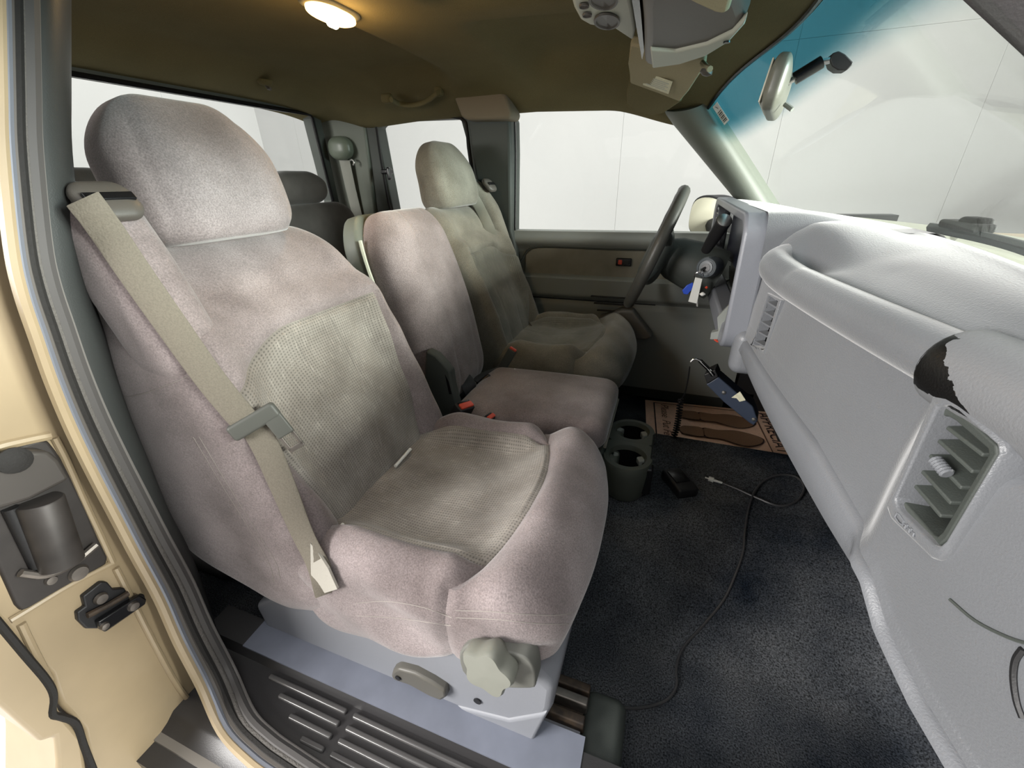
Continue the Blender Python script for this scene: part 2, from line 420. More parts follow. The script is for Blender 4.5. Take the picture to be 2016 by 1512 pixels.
# ================================================================== SETTING: the bright booth outside
def booth_wall(name, label, o, ax, n, gap=.0016, w=1.22, hgt=2.44, rows=2, m='wall'):
    """o: lower corner, ax: run direction, n panels; panels are separate boards on a backing"""
    ax = np.array(ax, float); nrm = np.cross((0, 0, 1), ax); L = w*n
    e = thing(name, tuple(o), label, 'wall', kind='structure')
    back = [np.array(o, float)+nrm*-.02, np.array(o, float)+ax*L+nrm*-.02, np.array(o, float)+ax*L+nrm*-.02+np.array([0, 0, hgt*rows]), np.array(o, float)+nrm*-.02+np.array([0, 0, hgt*rows])]
    obj('wall_backing', prism(back, -nrm*.05), m, e, smooth=False)
    for i in range(n):
        for r in range(rows):
            p = np.array(o, float)+ax*(i*w+gap/2)+np.array([0, 0, r*hgt+gap/2])
            q = [p, p+ax*(w-gap), p+ax*(w-gap)+np.array([0, 0, hgt-gap]), p+np.array([0, 0, hgt-gap])]
            obj('wall_panel', prism(q, -nrm*.018), m, e, smooth=False)
GZ = -.62
booth_wall('wall_left', "pale smooth panel wall outside the driver's window", (6.1, 3.3, GZ), (-1, 0, 0), 10)
booth_wall('wall_front', 'pale panel wall with thin joints seen through the windscreen', (4.6, -3.2, GZ), (0, 1, 0), 6, rows=2)
booth_wall('wall_near', 'unseen booth wall beyond the open door, coloured dark to cut side light', (-4.9, -4.0, GZ), (1, 0, 0), 9, m='wall_d')  # out of view; dark colour chosen to weaken light from the door side
booth_wall('wall_back', 'pale panel wall seen through the rear window', (-4.2, 3.5, GZ), (0, -1, 0), 6)
obj('ground', prism([(-6, -6, GZ), (7, -6, GZ), (7, 4, GZ), (-6, 4, GZ)], (0, 0, -.05)), 'ground', smooth=False, label='pale concrete ground outside below the door opening', cat='ground', kind='structure')
for k, (gx, gl) in enumerate(((-.62, 2.6), (-.95, 2.6))):
    obj('ground_joint', prism([(gx, -3.4, GZ+.001), (gx+.012, -3.4, GZ+.001), (gx+.012, -.9, GZ+.001), (gx, -.9, GZ+.001)], (0, 0, .002)), 'seal', bpy.data.objects['ground'], smooth=False)

# ================================================================== SETTING: cab shell
def floor_z(x, y):
    hump = .15*(sm((y+.42)/.34))*(1-sm((y-.24)/.13)) if y < .6 else 0.
    toe = .9*max(0., x-1.03)
    return hump+min(toe, .4)
fx = np.linspace(-1.0, 1.22, 75); fy = np.linspace(-.72, .80, 61)
obj('floor', sheet(lambda x, y: (x, y, floor_z(x, y)), fx, fy, .04, (0, 0, -1)), 'carpet', label='dark charcoal cab carpet with a centre tunnel', cat='carpet floor', kind='structure')
obj('wall_firewall', prism([(1.2, -.8, 0), (1.2, .82, 0), (1.2, .82, .76), (1.2, -.8, .76)], (.03, 0, 0)), 'black', smooth=False, label='dark firewall behind the dashboard', cat='firewall', kind='structure')

def head_c(x): return float(np.interp(x, [-1.02, -.8, -.5, -.25, .0, .3, .5, .72], [1.205, 1.235, 1.25, 1.25, 1.25, 1.235, 1.215, 1.19]))
def head_z(x, y):
    a = abs(y)
    pf = sm((x+.0)/.09)*sm((a-.03)/.09)*(1-sm((a-.42)/.18))*(1-sm((x-.38)/.16))
    pr = sm((-x-.2)/.08)*(1-sm((a-.40)/.2))*(1-sm((-x-.72)/.2))
    return head_c(x)-min(.092, .072*(a/.64)**5)*(1-.62*sm((-x-.72)/.22))*(1+.45*sm((x-.25)/.3))+.045*pf+.04*pr
def head_front(y): return .69-.33*y*y
hl_u = np.linspace(0, 1.013, 90); hl_v = np.linspace(-.70, .70, 64)
def hl(u, v):
    x = -1.02+u*(head_front(v)+1.02); return (x, v, head_z(x, v))
obj('ceiling', sheet(hl, hl_u, hl_v, .05, (0, 0, 1)), 'headliner', flip=True, label='olive brown cloth headliner with a moulded centre spine', cat='headliner', kind='structure')

# --- windscreen, rear and side glass
def ws(u, v):   # u 0 bottom .. 1 top, v across
    b = np.array((1.00-.25*v*v, v, .815-.02*v*v)); yt = v*.86
    t = np.array((head_front(yt)+.012, yt, head_z(head_front(yt), yt)+.004)); return b+(t-b)*u
obj('window_1', sheet(ws, np.linspace(-.05, 1.0, 14), np.linspace(-.74, .74, 34), .005, (.5, 0, .86)), 'wglass', label='raked windscreen with a blue tinted band along its top', cat='windscreen', kind='structure')
w1 = bpy.data.objects['window_1']
obj('windscreen_seal', tube([np.array(ws(u, .735))+np.array([-.006, -.004, 0]) for u in np.linspace(.02, 1, 14)], .009, 6), 'gloss', w1)
obj('windscreen_seal', tube([np.array(ws(.985, v))+np.array([-.004, 0, -.004]) for v in np.linspace(-.735, .735, 30)], .005, 6), 'gloss', w1)
# sticker in the windscreen's top driver corner
st0 = np.array(ws(.955, .70)); stu = np.array(ws(.955, .60))-st0; stu /= np.linalg.norm(stu); std = np.array(ws(.8, .70))-st0; std /= np.linalg.norm(std); stn = np.array([-.5, 0, -.86])
def stq(a, b, c, d, off): return [st0+stu*p[0]+std*p[1]+stn*off for p in ((a, b), (c, b), (c, d), (a, d))]
stk = obj('inspection_sticker', prism(stq(.004, -.004, .032, .062, .003), stn*.0006), 'white', smooth=False, label='small white barcode sticker in the windscreen corner', cat='sticker')
obj('sticker_spot', lathe([(.0001, 0), (.006, 0), (.006, .0005)], 12, tuple(st0+stu*.017+std*.007+stn*.0037), tuple(stn)), 'gloss', stk)
for k in range(7): obj('barcode_bar', prism(stq(.008, .02+k*.0055, .028, .0225+k*.0055+(k % 2)*.0012, .0037), stn*.0003), 'steel', stk, smooth=False)

XR = lambda z: -.955-.11*(1.2-z)
rw = [(-.62, .84), (.665, .84), (.668, .87), (.604, 1.185), (.59, 1.199), (-.60, 1.199), (-.64, 1.15)]
rwo = [(-.68, .80), (.71, .80), (.71, .86), (.65, 1.20), (.60, 1.24), (-.62, 1.24), (-.70, 1.16)]
p3 = lambda L, o=0.: [(XR(z)+o, y, z) for y, z in L]
w2 = obj('window_2', prism(p3(rw), (-.004, 0, 0)), 'glass', smooth=False, label='wide rear window behind the seats', cat='rear window', kind='structure')
obj('window_frame', ring(p3(rwo, .003), p3(rw, .003), (-.05, 0, 0)), 'trim_dk', w2, smooth=False)
obj('window_seal', tube([np.array(p)+np.array([.004, 0, 0]) for p in spline(p3(rw), 1, True)], .0075, 6, True), 'gloss', w2)
obj('wall_rear', prism([(-1.04, -.78, 0), (-1.04, .80, 0), (-1.04, .80, .82), (-1.04, -.78, .82)], (-.04, 0, 0)), 'trim_dk', smooth=False, label='dark rear cab panel below the back window', cat='cab panel', kind='structure')

def side_poly(px, off=0.): return [on_side(a, b, off) for a, b in px]
# driver side: rear access door (frame, glass, latch), pillars
ra = thing('door_2', (-.5, .8, 0), "rear access door with a dark framed window on the driver's side", 'rear door', kind='structure')
r_out = [(700, 236), (714, 222), (800, 212), (925, 206), (950, 300), (962, 500), (860, 540), (735, 500)]
r_in = [(741, 250), (752, 238), (820, 235), (906, 232), (922, 290), (934, 455), (860, 470), (782, 455)]
obj('door_frame', ring(side_poly(r_out, .015), side_poly(r_in, .015), (0, .07, .0)), 'trim_dk', ra, bevel=.006)
obj('frame_lip', tube([np.array(p) for p in spline(side_poly(r_in, .02), 3, True)], .006, 6, True), 'black', ra)
obj('door_panel', prism([(-.80, .79, 0), (-.14, .79, 0), (-.14, .79, .74), (-.80, .79, .74)], (0, .08, 0)), 'trim_dk', ra, smooth=False)
obj('window_pane', prism(side_poly(r_in, -.03), (0, .004, 0)), 'glass', ra, smooth=False)
ltc = on_side(762, 338, .03)
obj('window_latch', join(rbox((.05, .03, .02), .006, c=tuple(ltc)), rbox((.016, .02, .05), .006, c=tuple(ltc+np.array([.018, -.012, -.008])))), 'gloss', ra)
obj('trim_1', prism(side_poly([(606, 214), (700, 205), (716, 236), (748, 500), (676, 480), (655, 405), (616, 226)], .025), (0, .07, 0)), 'pillar', bevel=.008, label='grey green rear corner pillar beside the back window', cat='pillar trim', kind='structure')
obj('trim_2', prism(side_poly([(916, 225), (1004, 228), (1006, 300), (1006, 455), (1014, 480), (1045, 680), (985, 690), (960, 470), (940, 380), (926, 300)], .05), (0, .12, 0)), 'trim_dk', bevel=.014, label="dark centre pillar behind the driver's door", cat='pillar trim', kind='structure')
cap = [at(a, b, y=.585) for a, b in ((893, 190), (902, 180), (985, 178), (996, 186), (1008, 222), (1004, 234), (920, 236), (908, 230))]
obj('trim_3', prism(cap, (0, .10, 0)), mat('cap_taupe', (.20, .165, .115), .8, bump=.2, bscale=600), bevel=.014, label='taupe cap covering the top of the centre pillar', cat='pillar cap', kind='structure')
ps = obj('pillar_slide', rbox((.05, .02, .12), .01, c=tuple(on_side(984, 478, .06))), 'black', bpy.data.objects['trim_2'])
# driver's A pillar: inner cover with a rounded ridge
def apil(s, y0):
    t1, t2, b1, b2 = np.array((.452, .67, 1.118)), np.array((.585, .612, 1.118)), np.array((.775, .74, .80)), np.array((.85, .715, .82))
    def fn(u, v):
        a = t1+(b1-t1)*u; b = t2+(b2-t2)*u; p = a+(b-a)*v
        p = p+np.array((0, -.035, -.02))*math.sin(math.pi*min(1, max(0, v)))**.6
        p[1] *= s; return p
    return sheet(fn, np.linspace(-.06, 1.12, 20), np.linspace(0, 1, 14), .06, (.2, .9*s, .4))
obj('trim_4', apil(1, 0), 'pillar', flip=True, label="grey green windscreen pillar on the driver's side", cat='pillar trim', kind='structure', ang=60)
nearp = [at(a, b, y=y) for a, b, y in ((1690, -150, -.640), (1850, -2, -.655), (1936, 78, -.662), (2020, 157, -.670), (2220, 350, -.69), (2330, 230, -.70), (1850, -290, -.655))]
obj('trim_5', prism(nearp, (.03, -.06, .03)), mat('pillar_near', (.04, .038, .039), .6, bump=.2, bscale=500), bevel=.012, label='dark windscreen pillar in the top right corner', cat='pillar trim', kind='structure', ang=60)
# side glass on the driver's door and outer roof rail
# ================================================================== driver's door
d1 = thing('door_1', (.3, .8, .2), "driver's door with padded sill, cloth insert and armrest", 'door', kind='structure')
def door_y(x, z):
    y = .80-.028*math.exp(-((z-.695)/.028)**2)-.012
    y -= .045*float(sm((z-.445)/.03)*(1-sm((z-.545)/.022)))
    y -= .02*float(1-sm((z-.42)/.05))
    return y
zs = sorted(set(np.linspace(.06, .735, 90).round(4)))
obj('door_panel', sheet(lambda x, z: (x, door_y(x, z), z), np.linspace(-.135, .86, 24), zs, .07, (0, 1, 0)), 'trim', d1, flip=True)
ins = [(1034, 500), (1050, 488), (1090, 486), (1200, 491), (1420, 500), (1420, 560), (1200, 552), (1032, 541)]
insert = [at(a, b, y=.772) for a, b in ins]
obj('cloth_insert', prism(insert, (0, .03, 0)), mat('door_cloth', (.27, .255, .21), .95, var=.12, vscale=12, bump=.3, bscale=500, spec=.1), d1, bevel=.006)
obj('insert_piping', tube(spline([p+np.array([0, -.001, 0]) for p in insert], 3, True), .0035, 6, True), 'trim_dk', d1)
lk = at(1228, 516, y=.766)
lko = obj('lock_switch_plate', rbox((.062, .012, .032), .004, c=tuple(lk)), 'gloss', d1)
obj('lock_rocker', rbox((.016, .012, .018), .003, c=tuple(lk+np.array([-.014, -.005, 0]))), 'red', lko)
obj('lock_rocker', rbox((.022, .012, .016), .003, c=tuple(lk+np.array([.012, -.005, 0]))), 'black', lko)
mp = [at(a, b, y=.70) for a, b in ((1150, 660), (1180, 628), (1222, 612), (1245, 614), (1284, 664), (1270, 670))]
obj('map_pocket', prism(mp, (0, .09, .0)), mat('pocket_grey', (.17, .16, .145), .6), d1, bevel=.008)
obj('armrest_seam', tube([(x, door_y(x, .445)-.001, .449) for x in np.linspace(-.12, .5, 20)], .003, 6), 'black', d1)
hd = at(1330, 612, y=.73)
for k in range(3): obj('speaker_rib', rbox((.16, .012, .006), .003, c=tuple(at(1200+k*6, 585+k*14, y=.74))), 'black', d1)
wl = [(1010, 205), (1012, 470), (1415, 492), (1540, 420), (1400, 260), (1330, 205), (1200, 196)]
obj('window_3', prism(side_poly(wl, -.02), (0, .004, 0)), 'glass', smooth=False, label="clear side window in the driver's door", cat='side window', kind='structure')
fr = side_poly([(1012, 470), (1013, 300), (1012, 222), (1022, 209), (1060, 206), (1200, 207), (1290, 216), (1330, 240)], .0)
obj('window_channel', tube(spline(fr, 4), .008, 6), 'gloss', bpy.data.objects['window_3'])
# exterior mirror beyond the glass
em = thing('side_mirror', tuple(at(1385, 425, y=1.0)), "rounded pale exterior mirror outside the driver's window", 'side mirror')
ec = at(1384, 428, y=1.0); eo = [at(a, b, y=1.0) for a, b in ((1412, 388), (1390, 384), (1372, 390), (1362, 405), (1356, 432), (1356, 450), (1366, 462), (1400, 478), (1420, 470), (1425, 400))]
obj('mirror_housing', prism(spline(eo, 3, True), (.06, .03, 0)), 'black', em, bevel=.008)
inn = [ec+(p-ec)*.90+np.array([-.004, -.012, 0]) for p in eo]
obj('mirror_glass', prism(spline(inn, 3, True), (.004, .002, 0)), 'mirror', em)
obj('mirror_arm', tube([ec+np.array([.04, 0, -.03]), ec+np.array([.09, -.1, -.05]), ec+np.array([.12, -.2, -.06])], .03, 10), 'black', em)
# outer skin that closes the shell: rocker, far door sill, rear passenger wall
obj('wall_left_sill', prism([(-1.04, .80, -.05), (.95, .80, -.05), (.95, .80, .08), (-1.04, .80, .08)], (0, .12, 0)), 'trim_dk', smooth=False, label='dark far door sill below the driver door', cat='door sill', kind='structure')
wr = thing('wall_right', (-.6, -.85, 0), 'closed rear access door on the passenger side', 'rear door', kind='structure')
obj('door_panel', prism([(-1.04, -.79, 0), (-.34, -.79, 0), (-.34, -.79, .74), (-1.04, -.79, .74)], (0, -.08, 0)), 'trim_dk', wr, smooth=False)
obj('wall_kick', prism([(.84, .80, 0), (1.23, .80, 0), (1.23, .80, .8), (.84, .80, .8)], (0, .06, 0)), 'black', smooth=False, label='dark kick panel in front of the driver door', cat='kick panel', kind='structure')
obj('wall_kick_right', prism([(.93, -.78, 0), (1.23, -.78, 0), (1.23, -.78, .8), (.93, -.78, .8)], (0, -.06, 0)), 'black', smooth=False, label='dark kick panel in front of the passenger door', cat='kick panel', kind='structure')
def rs(L, off=0.): return [(x, -y_side(z)+off, z) for x, z in L]
_o = [(-1.03, .74), (-.34, .74), (-.34, 1.00), (-.34, 1.17), (-.60, 1.19), (-.97, 1.18), (-1.01, 1.0)]; _i = [(-.94, .80), (-.42, .80), (-.42, .98), (-.43, 1.11), (-.60, 1.13), (-.90, 1.12), (-.93, 1.0)]
obj('window_frame', ring(rs(_o), rs(_i), (0, -.06, 0)), 'trim_dk', wr, smooth=False)
obj('window_pane', prism(rs(_i, -.02), (0, -.004, 0)), 'glass', wr, smooth=False)
obj('roof_panel', sheet(lambda u, v: (-1.05+u*(head_front(v*.9)+1.09), v, 1.315-.10*(abs(v)/.76)**3-.03*(2*u-1)**2), np.linspace(0, 1, 12), np.linspace(-.76, .76, 24), .012, (0, 0, 1)), 'paint', flip=True, label='champagne painted roof above the headliner', cat='roof')
obj('hood', sheet(lambda x, y: (x, y, .79-.10*((x-1.15)/1.2)**2-.06*(y/.8)**4), np.linspace(1.22, 2.4, 14), np.linspace(-.85, .85, 20), .02, (0, 0, -1)), 'paint', label='champagne painted hood beyond the windscreen', cat='hood')
obj('cowl_panel', sheet(lambda x, y: (x-.25*y*y, y, .792-.012*math.sin((x-1.0)/.24*math.pi)), np.linspace(1.005, 1.26, 8), np.linspace(-.78, .78, 24), .02, (0, 0, -1)), 'con_lt', label='pale cowl strip at the windscreen base', cat='cowl')
# wiper resting on the cowl
wp = thing('windscreen_wiper', (1.02, -.1, .83), 'black wiper blade lying across the windscreen base', 'wiper')
wa = [np.array(ws(.075, .05)), np.array(ws(.08, -.2)), np.array(ws(.07, -.45))]
wa = [p+np.array([.02, 0, -.012]) for p in wa]
obj('wiper_blade', tube(spline(wa, 8), .006, 6, sc=(1, 1.5)), 'black', wp)
hb = wa[0]*.55+wa[1]*.45
obj('wiper_bridge', join(rbox((.03, .11, .014), .005, c=tuple(hb+np.array([.004, 0, .012]))), rbox((.03, .05, .022), .008, c=tuple(hb+np.array([.008, -.015, .016])))), 'rubber', wp)
obj('wiper_arm', tube([hb+np.array([.006, .03, .01]), hb+np.array([.05, .12, -.012]), hb+np.array([.09, .2, -.03])], .006, 6), 'gloss', wp)

# ================================================================== SEATS
TH = math.radians(20)
NV = np.array((math.cos(TH), 0, math.sin(TH))); UVV = np.array((-math.sin(TH), 0, math.cos(TH)))
def groove(d, w=.0055, dep=.006): return -dep*np.exp(-(d/w)**2)
def make_seat(sgn, dx, label, mv, mi, base=True):
    yc = .46
    root = thing('bucket_seat', (.2+dx, sgn*yc, .08), label, 'seat')
    W = lambda x, u, z: np.stack([x+dx, sgn*(yc+u), z], 1)
    fl = sgn > 0
    # ---- backrest
    h = (.10, .247, .355); r = (.085, .075, .09)
    P, F = cubegrid(lines(h[0], r[0], 7, 3), lines(h[1], r[1], 7, 44, (-.165, .165)), lines(h[2], r[2], 7, 60, (.16,)))
    Q = P.copy()
    # warp the grid so lines follow the insert's outline
    u0, s0 = Q[:, 1].copy(), Q[:, 2].copy()
    arch = .165-.075*sm((u0-.02)/.16)**1.3+.0*u0
    wgt = np.where(s0 < .16, (s0+.355)/.515, (.355-s0)/.195).clip(0, 1)
    Q[:, 2] = s0+(arch-.16)*wgt
    side = .165+.02*sm((s0+.05)/.2)-.025*sm((-s0-.02)/.2)+.022*(u0 > 0)*sm((s0+.15)/.2)
    wu = np.where(np.abs(u0) < .165, np.abs(u0)/.165, (.247-np.abs(u0))/.082).clip(0, 1)
    Q[:, 1] = np.sign(u0)*(np.abs(u0)+(side-.165)*wu)
    R0 = rounded(Q, h, r)
    t, u, s = R0[:, 0], R0[:, 1], R0[:, 2]+.22
    front = sm((t+.02)/.09)
    top = sm((s-.33)/.25)
    u2 = u*(1-.20*top**2.4)
    bol = sm((np.abs(u)-.125)/.075)
    dt = front*(.042*bol*(1-.75*sm((s-.28)/.2))+.016*np.exp(-((s-.14)/.12)**2)*(1-(u/.25)**2)-.028*sm((s-.36)/.2)+.012*np.exp(-((s-.40)/.05)**2))
    dB = np.minimum(np.abs(np.abs(Q[:, 1])-side)+(Q[:, 2] > arch+.01)*1., np.abs(Q[:, 2]-arch)+(np.abs(Q[:, 1]) > side+.01)*1.)
    dt += front*groove(dB, .007, .009)
    dt += front*groove(np.abs(u+.055)+(Q[:, 2] > arch)*1, .004, .0025)+front*groove(np.abs(u-.06)+(Q[:, 2] > arch)*1, .004, .0025)
    dt += front*groove(np.abs(s-(.455-.30*(u+.02)**2)), .018, .005)         # arched crease of the upper pad
    dt += front*.004*np.sin(u*40+s*23)*np.sin(s*31-u*11)*.5
    back = 1-front
    t2 = t+dt-back*(.16*sm((.50-s)/.42)*sm((s+.09)/.16))
    X = .022-.10*NV[0]; Z = .345-.10*NV[2]
    pos = W(X+t2*NV[0]+s*UVV[0], u2+.004*sm((.3-s)/.3)*np.sign(u), Z+t2*NV[2]+s*UVV[2])
    def cls(c):
        return 'i' if (c[0] > h[0]-.02 and abs(c[1]) < .165 and c[2] < .16) else 'b'
    G = split(P, pos, F, cls)
    bk = obj('backrest', G['b'][:2], mv, root, flip=not fl)
    obj('backrest_insert', G['i'][:2], mi, root, flip=not fl, uv=[(p[1], p[2]) for p in G['i'][2]])
    # ---- shoulder tower with belt outlet on the outer side
    P, F = cubegrid(lines(.062, .045, 5, 3), lines(.047, .036, 5, 3), lines(.155, .06, 6, 8)); R0 = rounded(P, (.062, .047, .155), (.045, .036, .06))
    tt, uu, ss = R0.T
    tt = tt-.03*sm((ss)/.15); uu = uu*(1+.0*ss)
    O = np.array((-.185, 0, .80))
    pos = W(O[0]+tt*NV[0]+ss*UVV[0], .198+uu-.012*sm(ss/.16), O[2]+tt*NV[2]+ss*UVV[2])
    obj('shoulder_tower', (pos, F), mv, root, flip=not fl)
    gp = np.array((-.218, sgn*(yc+.190), .928))
    gp = np.array((-.184, sgn*(yc+.195), .918))
    g = rbox((.024, .070, .060), (.010, .022, .022), 5); A = frame(gp, (math.cos(.75), 0, math.sin(.75)), (0, 1, 0))
    obj('belt_guide', xf(g, A), 'con_dk', root)
    obj('belt_slot', xf(rbox((.006, .058, .012), .002), frame(gp+np.array((.010, 0, .006)), (math.cos(.7), 0, math.sin(.7)), (0, 1, 0))), 'gloss', root)
    # ---- headrest
    h = (.072, .138, .118); r = (.058, .088, .095)
    P, F = cubegrid(lines(h[0], r[0], 7, 2), lines(h[1], r[1], 8, 10), lines(h[2], r[2], 8, 8)); R0 = rounded(P, h, r)
    t, u, s = R0.T.copy()
    s = np.where(s < -.098, -.098+(s+.098)*.15, s)
    up = sm((s+.02)/.13); lo = sm((-s)/.1)
    u = u*(1-.10*up**2+.03*lo); u = np.sign(u)*np.minimum(np.abs(u), .140)
    t = t*(1.05-.18*up+.1*lo)-.015*up
    lowc = sm((-s-.03)/.07); u = u*(1+.06*lowc); t = t*(1+.10*lowc)
    front = sm((t+.01)/.04)
    t = t+front*(groove(np.abs(np.abs(u)-.112*(1-.22*up**1.5)), .006, .004))
    HO = np.array((-.250, 0, .945)); a2 = math.radians(8); n2 = np.array((math.cos(a2), 0, math.sin(a2))); v2 = np.array((-math.sin(a2), 0, math.cos(a2)))
    pos = W(HO[0]+t*n2[0]+s*v2[0], u*1.0+.010, HO[2]+t*n2[2]+s*v2[2])
    hr = obj('headrest', (pos, F), mv, root, flip=not fl)
    # ---- cushion
    h = (.275, .245, .1175); c0 = (.225, 0., .2675); r = (.085, .055, .065)
    XF = .105
    P, F = cubegrid(lines(h[0], r[0], 7, 56, (XF,)), lines(h[1], r[1], 7, 44, (-.165, .165)), lines(h[2], r[2], 6, 6)); Q = P.copy()
    x0, u0 = Q[:, 0].copy(), Q[:, 1].copy()
    xf_ = (.360-1.15*(u0+.01)**2)-c0[0]
    wx = np.where(x0 < XF, (x0+h[0])/(XF+h[0]), (h[0]-x0)/(h[0]-XF)).clip(0, 1)
    Q[:, 0] = x0+(xf_-XF)*wx
    sd = .165-.035*sm((.10-(x0+c0[0]))/.12)*0+.012*np.sin((x0+.2)*9)
    wu = np.where(np.abs(u0) < .165, np.abs(u0)/.165, (.245-np.abs(u0))/.08).clip(0, 1)
    Q[:, 1] = np.sign(u0)*(np.abs(u0)+(sd-.165)*wu)
    R0 = rounded(Q, h, r)
    x, u, z = R0[:, 0]+c0[0], R0[:, 1], R0[:, 2]+c0[2]
    tp = sm((z-.25)/.12); bt = 1-sm((z-.15)/.17)
    fr = sm((x-.27)/.06)
    dz = tp*(.052*np.exp(-((x-.385)/.070)**2)+.038*sm((np.abs(u)-.135)/.05)*(1-fr)*sm((x+.02)/.12)-.014*np.exp(-((x-.12)/.12)**2)*(1-sm((np.abs(u)-.12)/.06)))
    dS = np.minimum(np.abs(Q[:, 0]-xf_), np.abs(np.abs(Q[:, 1])-sd)+(Q[:, 0] > xf_+.004)*1.)
    dz += tp*groove(dS, .008, .012)
    dz += tp*groove(np.abs(u-.05)+(Q[:, 0] > xf_)*1., .005, .002)+tp*groove(np.abs(u+.06)+(Q[:, 0] > xf_)*1., .005, .002)
    dz += tp*.0035*np.sin(x*37+u*9)*np.sin(u*29+1)
    dz += bt*(.12*sm((x-.08)/.36)+.09*sm((.05-x)/.1))
    side_g = 1-tp
    z = z+dz
    x = x-sm((x-.28)/.2)*.035*(np.abs(u)/.245)**2.2-sm((x-.36)/.1)*.30*np.clip(.40-z, 0, .3)
    # seams on the outer flank and pull-in
    fl_ = sm((np.abs(u)-.2)/.04)
    uu = u-np.sign(u)*(fl_*(-groove(np.abs(z-(.315+.04*x)), .008, .005)-groove(np.abs(z-(.300+.04*x)), .006, .003)-.5*groove(np.abs(Q[:, 0]-xf_), .010, .012))+.018*sm((.24-z)/.09)*fl_)
    uu = uu+np.sign(u)*fl_*.004*np.sin(x*26+z*40)
    x = x+sm((x-.44)/.03)*groove(np.abs(z-.325), .007, .005)
    pos = W(x, uu, z)
    def cls2(c):
        if c[0] > XF: return 'f'
        return 'i' if (abs(c[1]) < .165 and c[2] > h[2]-.02 and c[0] > -h[0]+.02) else 'b'
    G = split(P, pos, F, cls2)
    obj('cushion_bolster', G['b'][:2], mv, root, flip=not fl)
    obj('cushion_insert', G['i'][:2], mi, root, flip=not fl, uv=[(p[1], p[0]) for p in G['i'][2]])
    obj('cushion_front_roll', G['f'][:2], mv, root, flip=not fl)
    return root
pseat = make_seat(-1, 0., 'taupe velour passenger seat with woven centre panels, nearest the open door', 'velour', 'insert')
dseat = make_seat(1, -.02, "grey brown velour driver's seat behind the steering wheel", 'velour_d', 'insert_d')

from mathutils.bvhtree import BVHTree
def bvh_of(root, names=None):
    V, F = [], []
    for o in root.children:
        if o.type != 'MESH' or (names and o.name.split('.')[0] not in names): continue
        n = len(V); V += [v.co.copy() for v in o.data.vertices]; F += [tuple(i+n for i in p.vertices) for p in o.data.polygons]
    return BVHTree.FromPolygons(V, F)
def caster(tree):
    def f(a, b, off=0., y=None):
        d = Vector(ray(a, b)).normalized(); h, n, i, t = tree.ray_cast(Vector(CP), d)
        if h is None: return at(a, b, y=y) if y is not None else None
        return np.array(h-d*off)
    return f
on_pseat = caster(bvh_of(pseat))
thread = mat('seat_thread', (.30, .275, .25), .9)
def stitch(px, r=.0011, nm='stitching', m=None):
    pts = [on_pseat(p[0], p[1], .0003) for p in spline([(q[0], q[1], 0) for q in px], 8)]; pts = [p for p in pts if p is not None]
    obj(nm, tube(pts, r*.55, 5), m or thread, pseat)
stitch([(700, 1188), (760, 1184), (830, 1195), (890, 1216)]); stitch([(700, 1212), (790, 1218), (888, 1232)])
stitch([(897, 1202), (960, 1204), (1040, 1210), (1110, 1210), (1165, 1192)]); stitch([(897, 1216), (980, 1220), (1060, 1228), (1120, 1228), (1160, 1212)])
stitch([(568, 642), (610, 720), (650, 800), (690, 880), (716, 950)]); stitch([(648, 618), (690, 700), (728, 790), (752, 880)])
stitch([(200, 790), (280, 775), (350, 750), (410, 722)], .0009)
stitch([(380, 860), (440, 960), (490, 1040), (530, 1110), (540, 1150)], .0009); stitch([(392, 860), (452, 960), (502, 1040), (542, 1105), (552, 1140)], .0009)

# ---- passenger seat base: valance, lever, lumbar knob, screws, trim
vo = [(500, 1192), (560, 1168), (660, 1150), (900, 1230), (1060, 1330), (1092, 1362), (1086, 1400), (1052, 1458), (1040, 1458), (820, 1385), (612, 1322), (545, 1275)]
vpts = [at(a, b, y=-.688) for a, b in vo]
obj('seat_valance', prism(vpts, (0, .40, 0)), 'valance', pseat, bevel=.012)
st = [at(a, b, y=-.692) for a, b in ((598, 1316), (1000, 1418), (1078, 1405), (1052, 1458), (1040, 1460), (820, 1387))]
obj('valance_step', prism(st, (0, .02, 0)), 'valance', pseat, bevel=.006)
lev = [at(a, b, y=-.702) for a, b in ((772, 1322), (782, 1317), (815, 1326), (850, 1345), (876, 1362), (878, 1374), (868, 1381), (845, 1372), (805, 1350), (775, 1340), (769, 1332))]
lv = obj('recline_lever', prism(lev, (0, .02, 0)), mat('lever_grey', (.11, .105, .09), .45), pseat, bevel=.005)
obj('lever_pin', lathe([(.0055, 0), (.0055, .002)], 12, tuple(at(784, 1334, y=-.7025)), (0, -1, 0)), 'black', lv)
for a, b in ((641, 1301), (940, 1380)):
    obj('screw_hole', lathe([(.007, 0), (.007, .0015), (.0035, .0015)], 14, tuple(at(a, b, y=-.6895)), (0, -1, 0)), 'black', pseat)
dsh = [at(a, b, y=-.714) for a, b in ((904, 1296), (912, 1276), (936, 1270), (1005, 1286), (1036, 1298), (1050, 1318), (1054, 1346), (1044, 1356), (975, 1352), (918, 1332))]
obj('knob_recess_plate', prism(spline(dsh, 3, True), (0, .03, 0)), mat('recess_grey', (.15, .152, .135), .5), pseat, bevel=.003)
kc = at(975, 1290, y=-.712)
kb = obj('lumbar_knob', lathe([(.020, -.012), (.031, 0), (.035, .006), (.036, .026), (.033, .031), (.001, .033)], 60, tuple(kc), (-.05, -1, .12), 5, .12), mat('knob_grey', (.20, .205, .175), .45), pseat)
obj('screw_head', lathe([(.005, 0), (.004, .003), (.001, .0035)], 12, tuple(at(970, 1287, y=-.7145)), (0, -1, 0)), 'label', pseat)
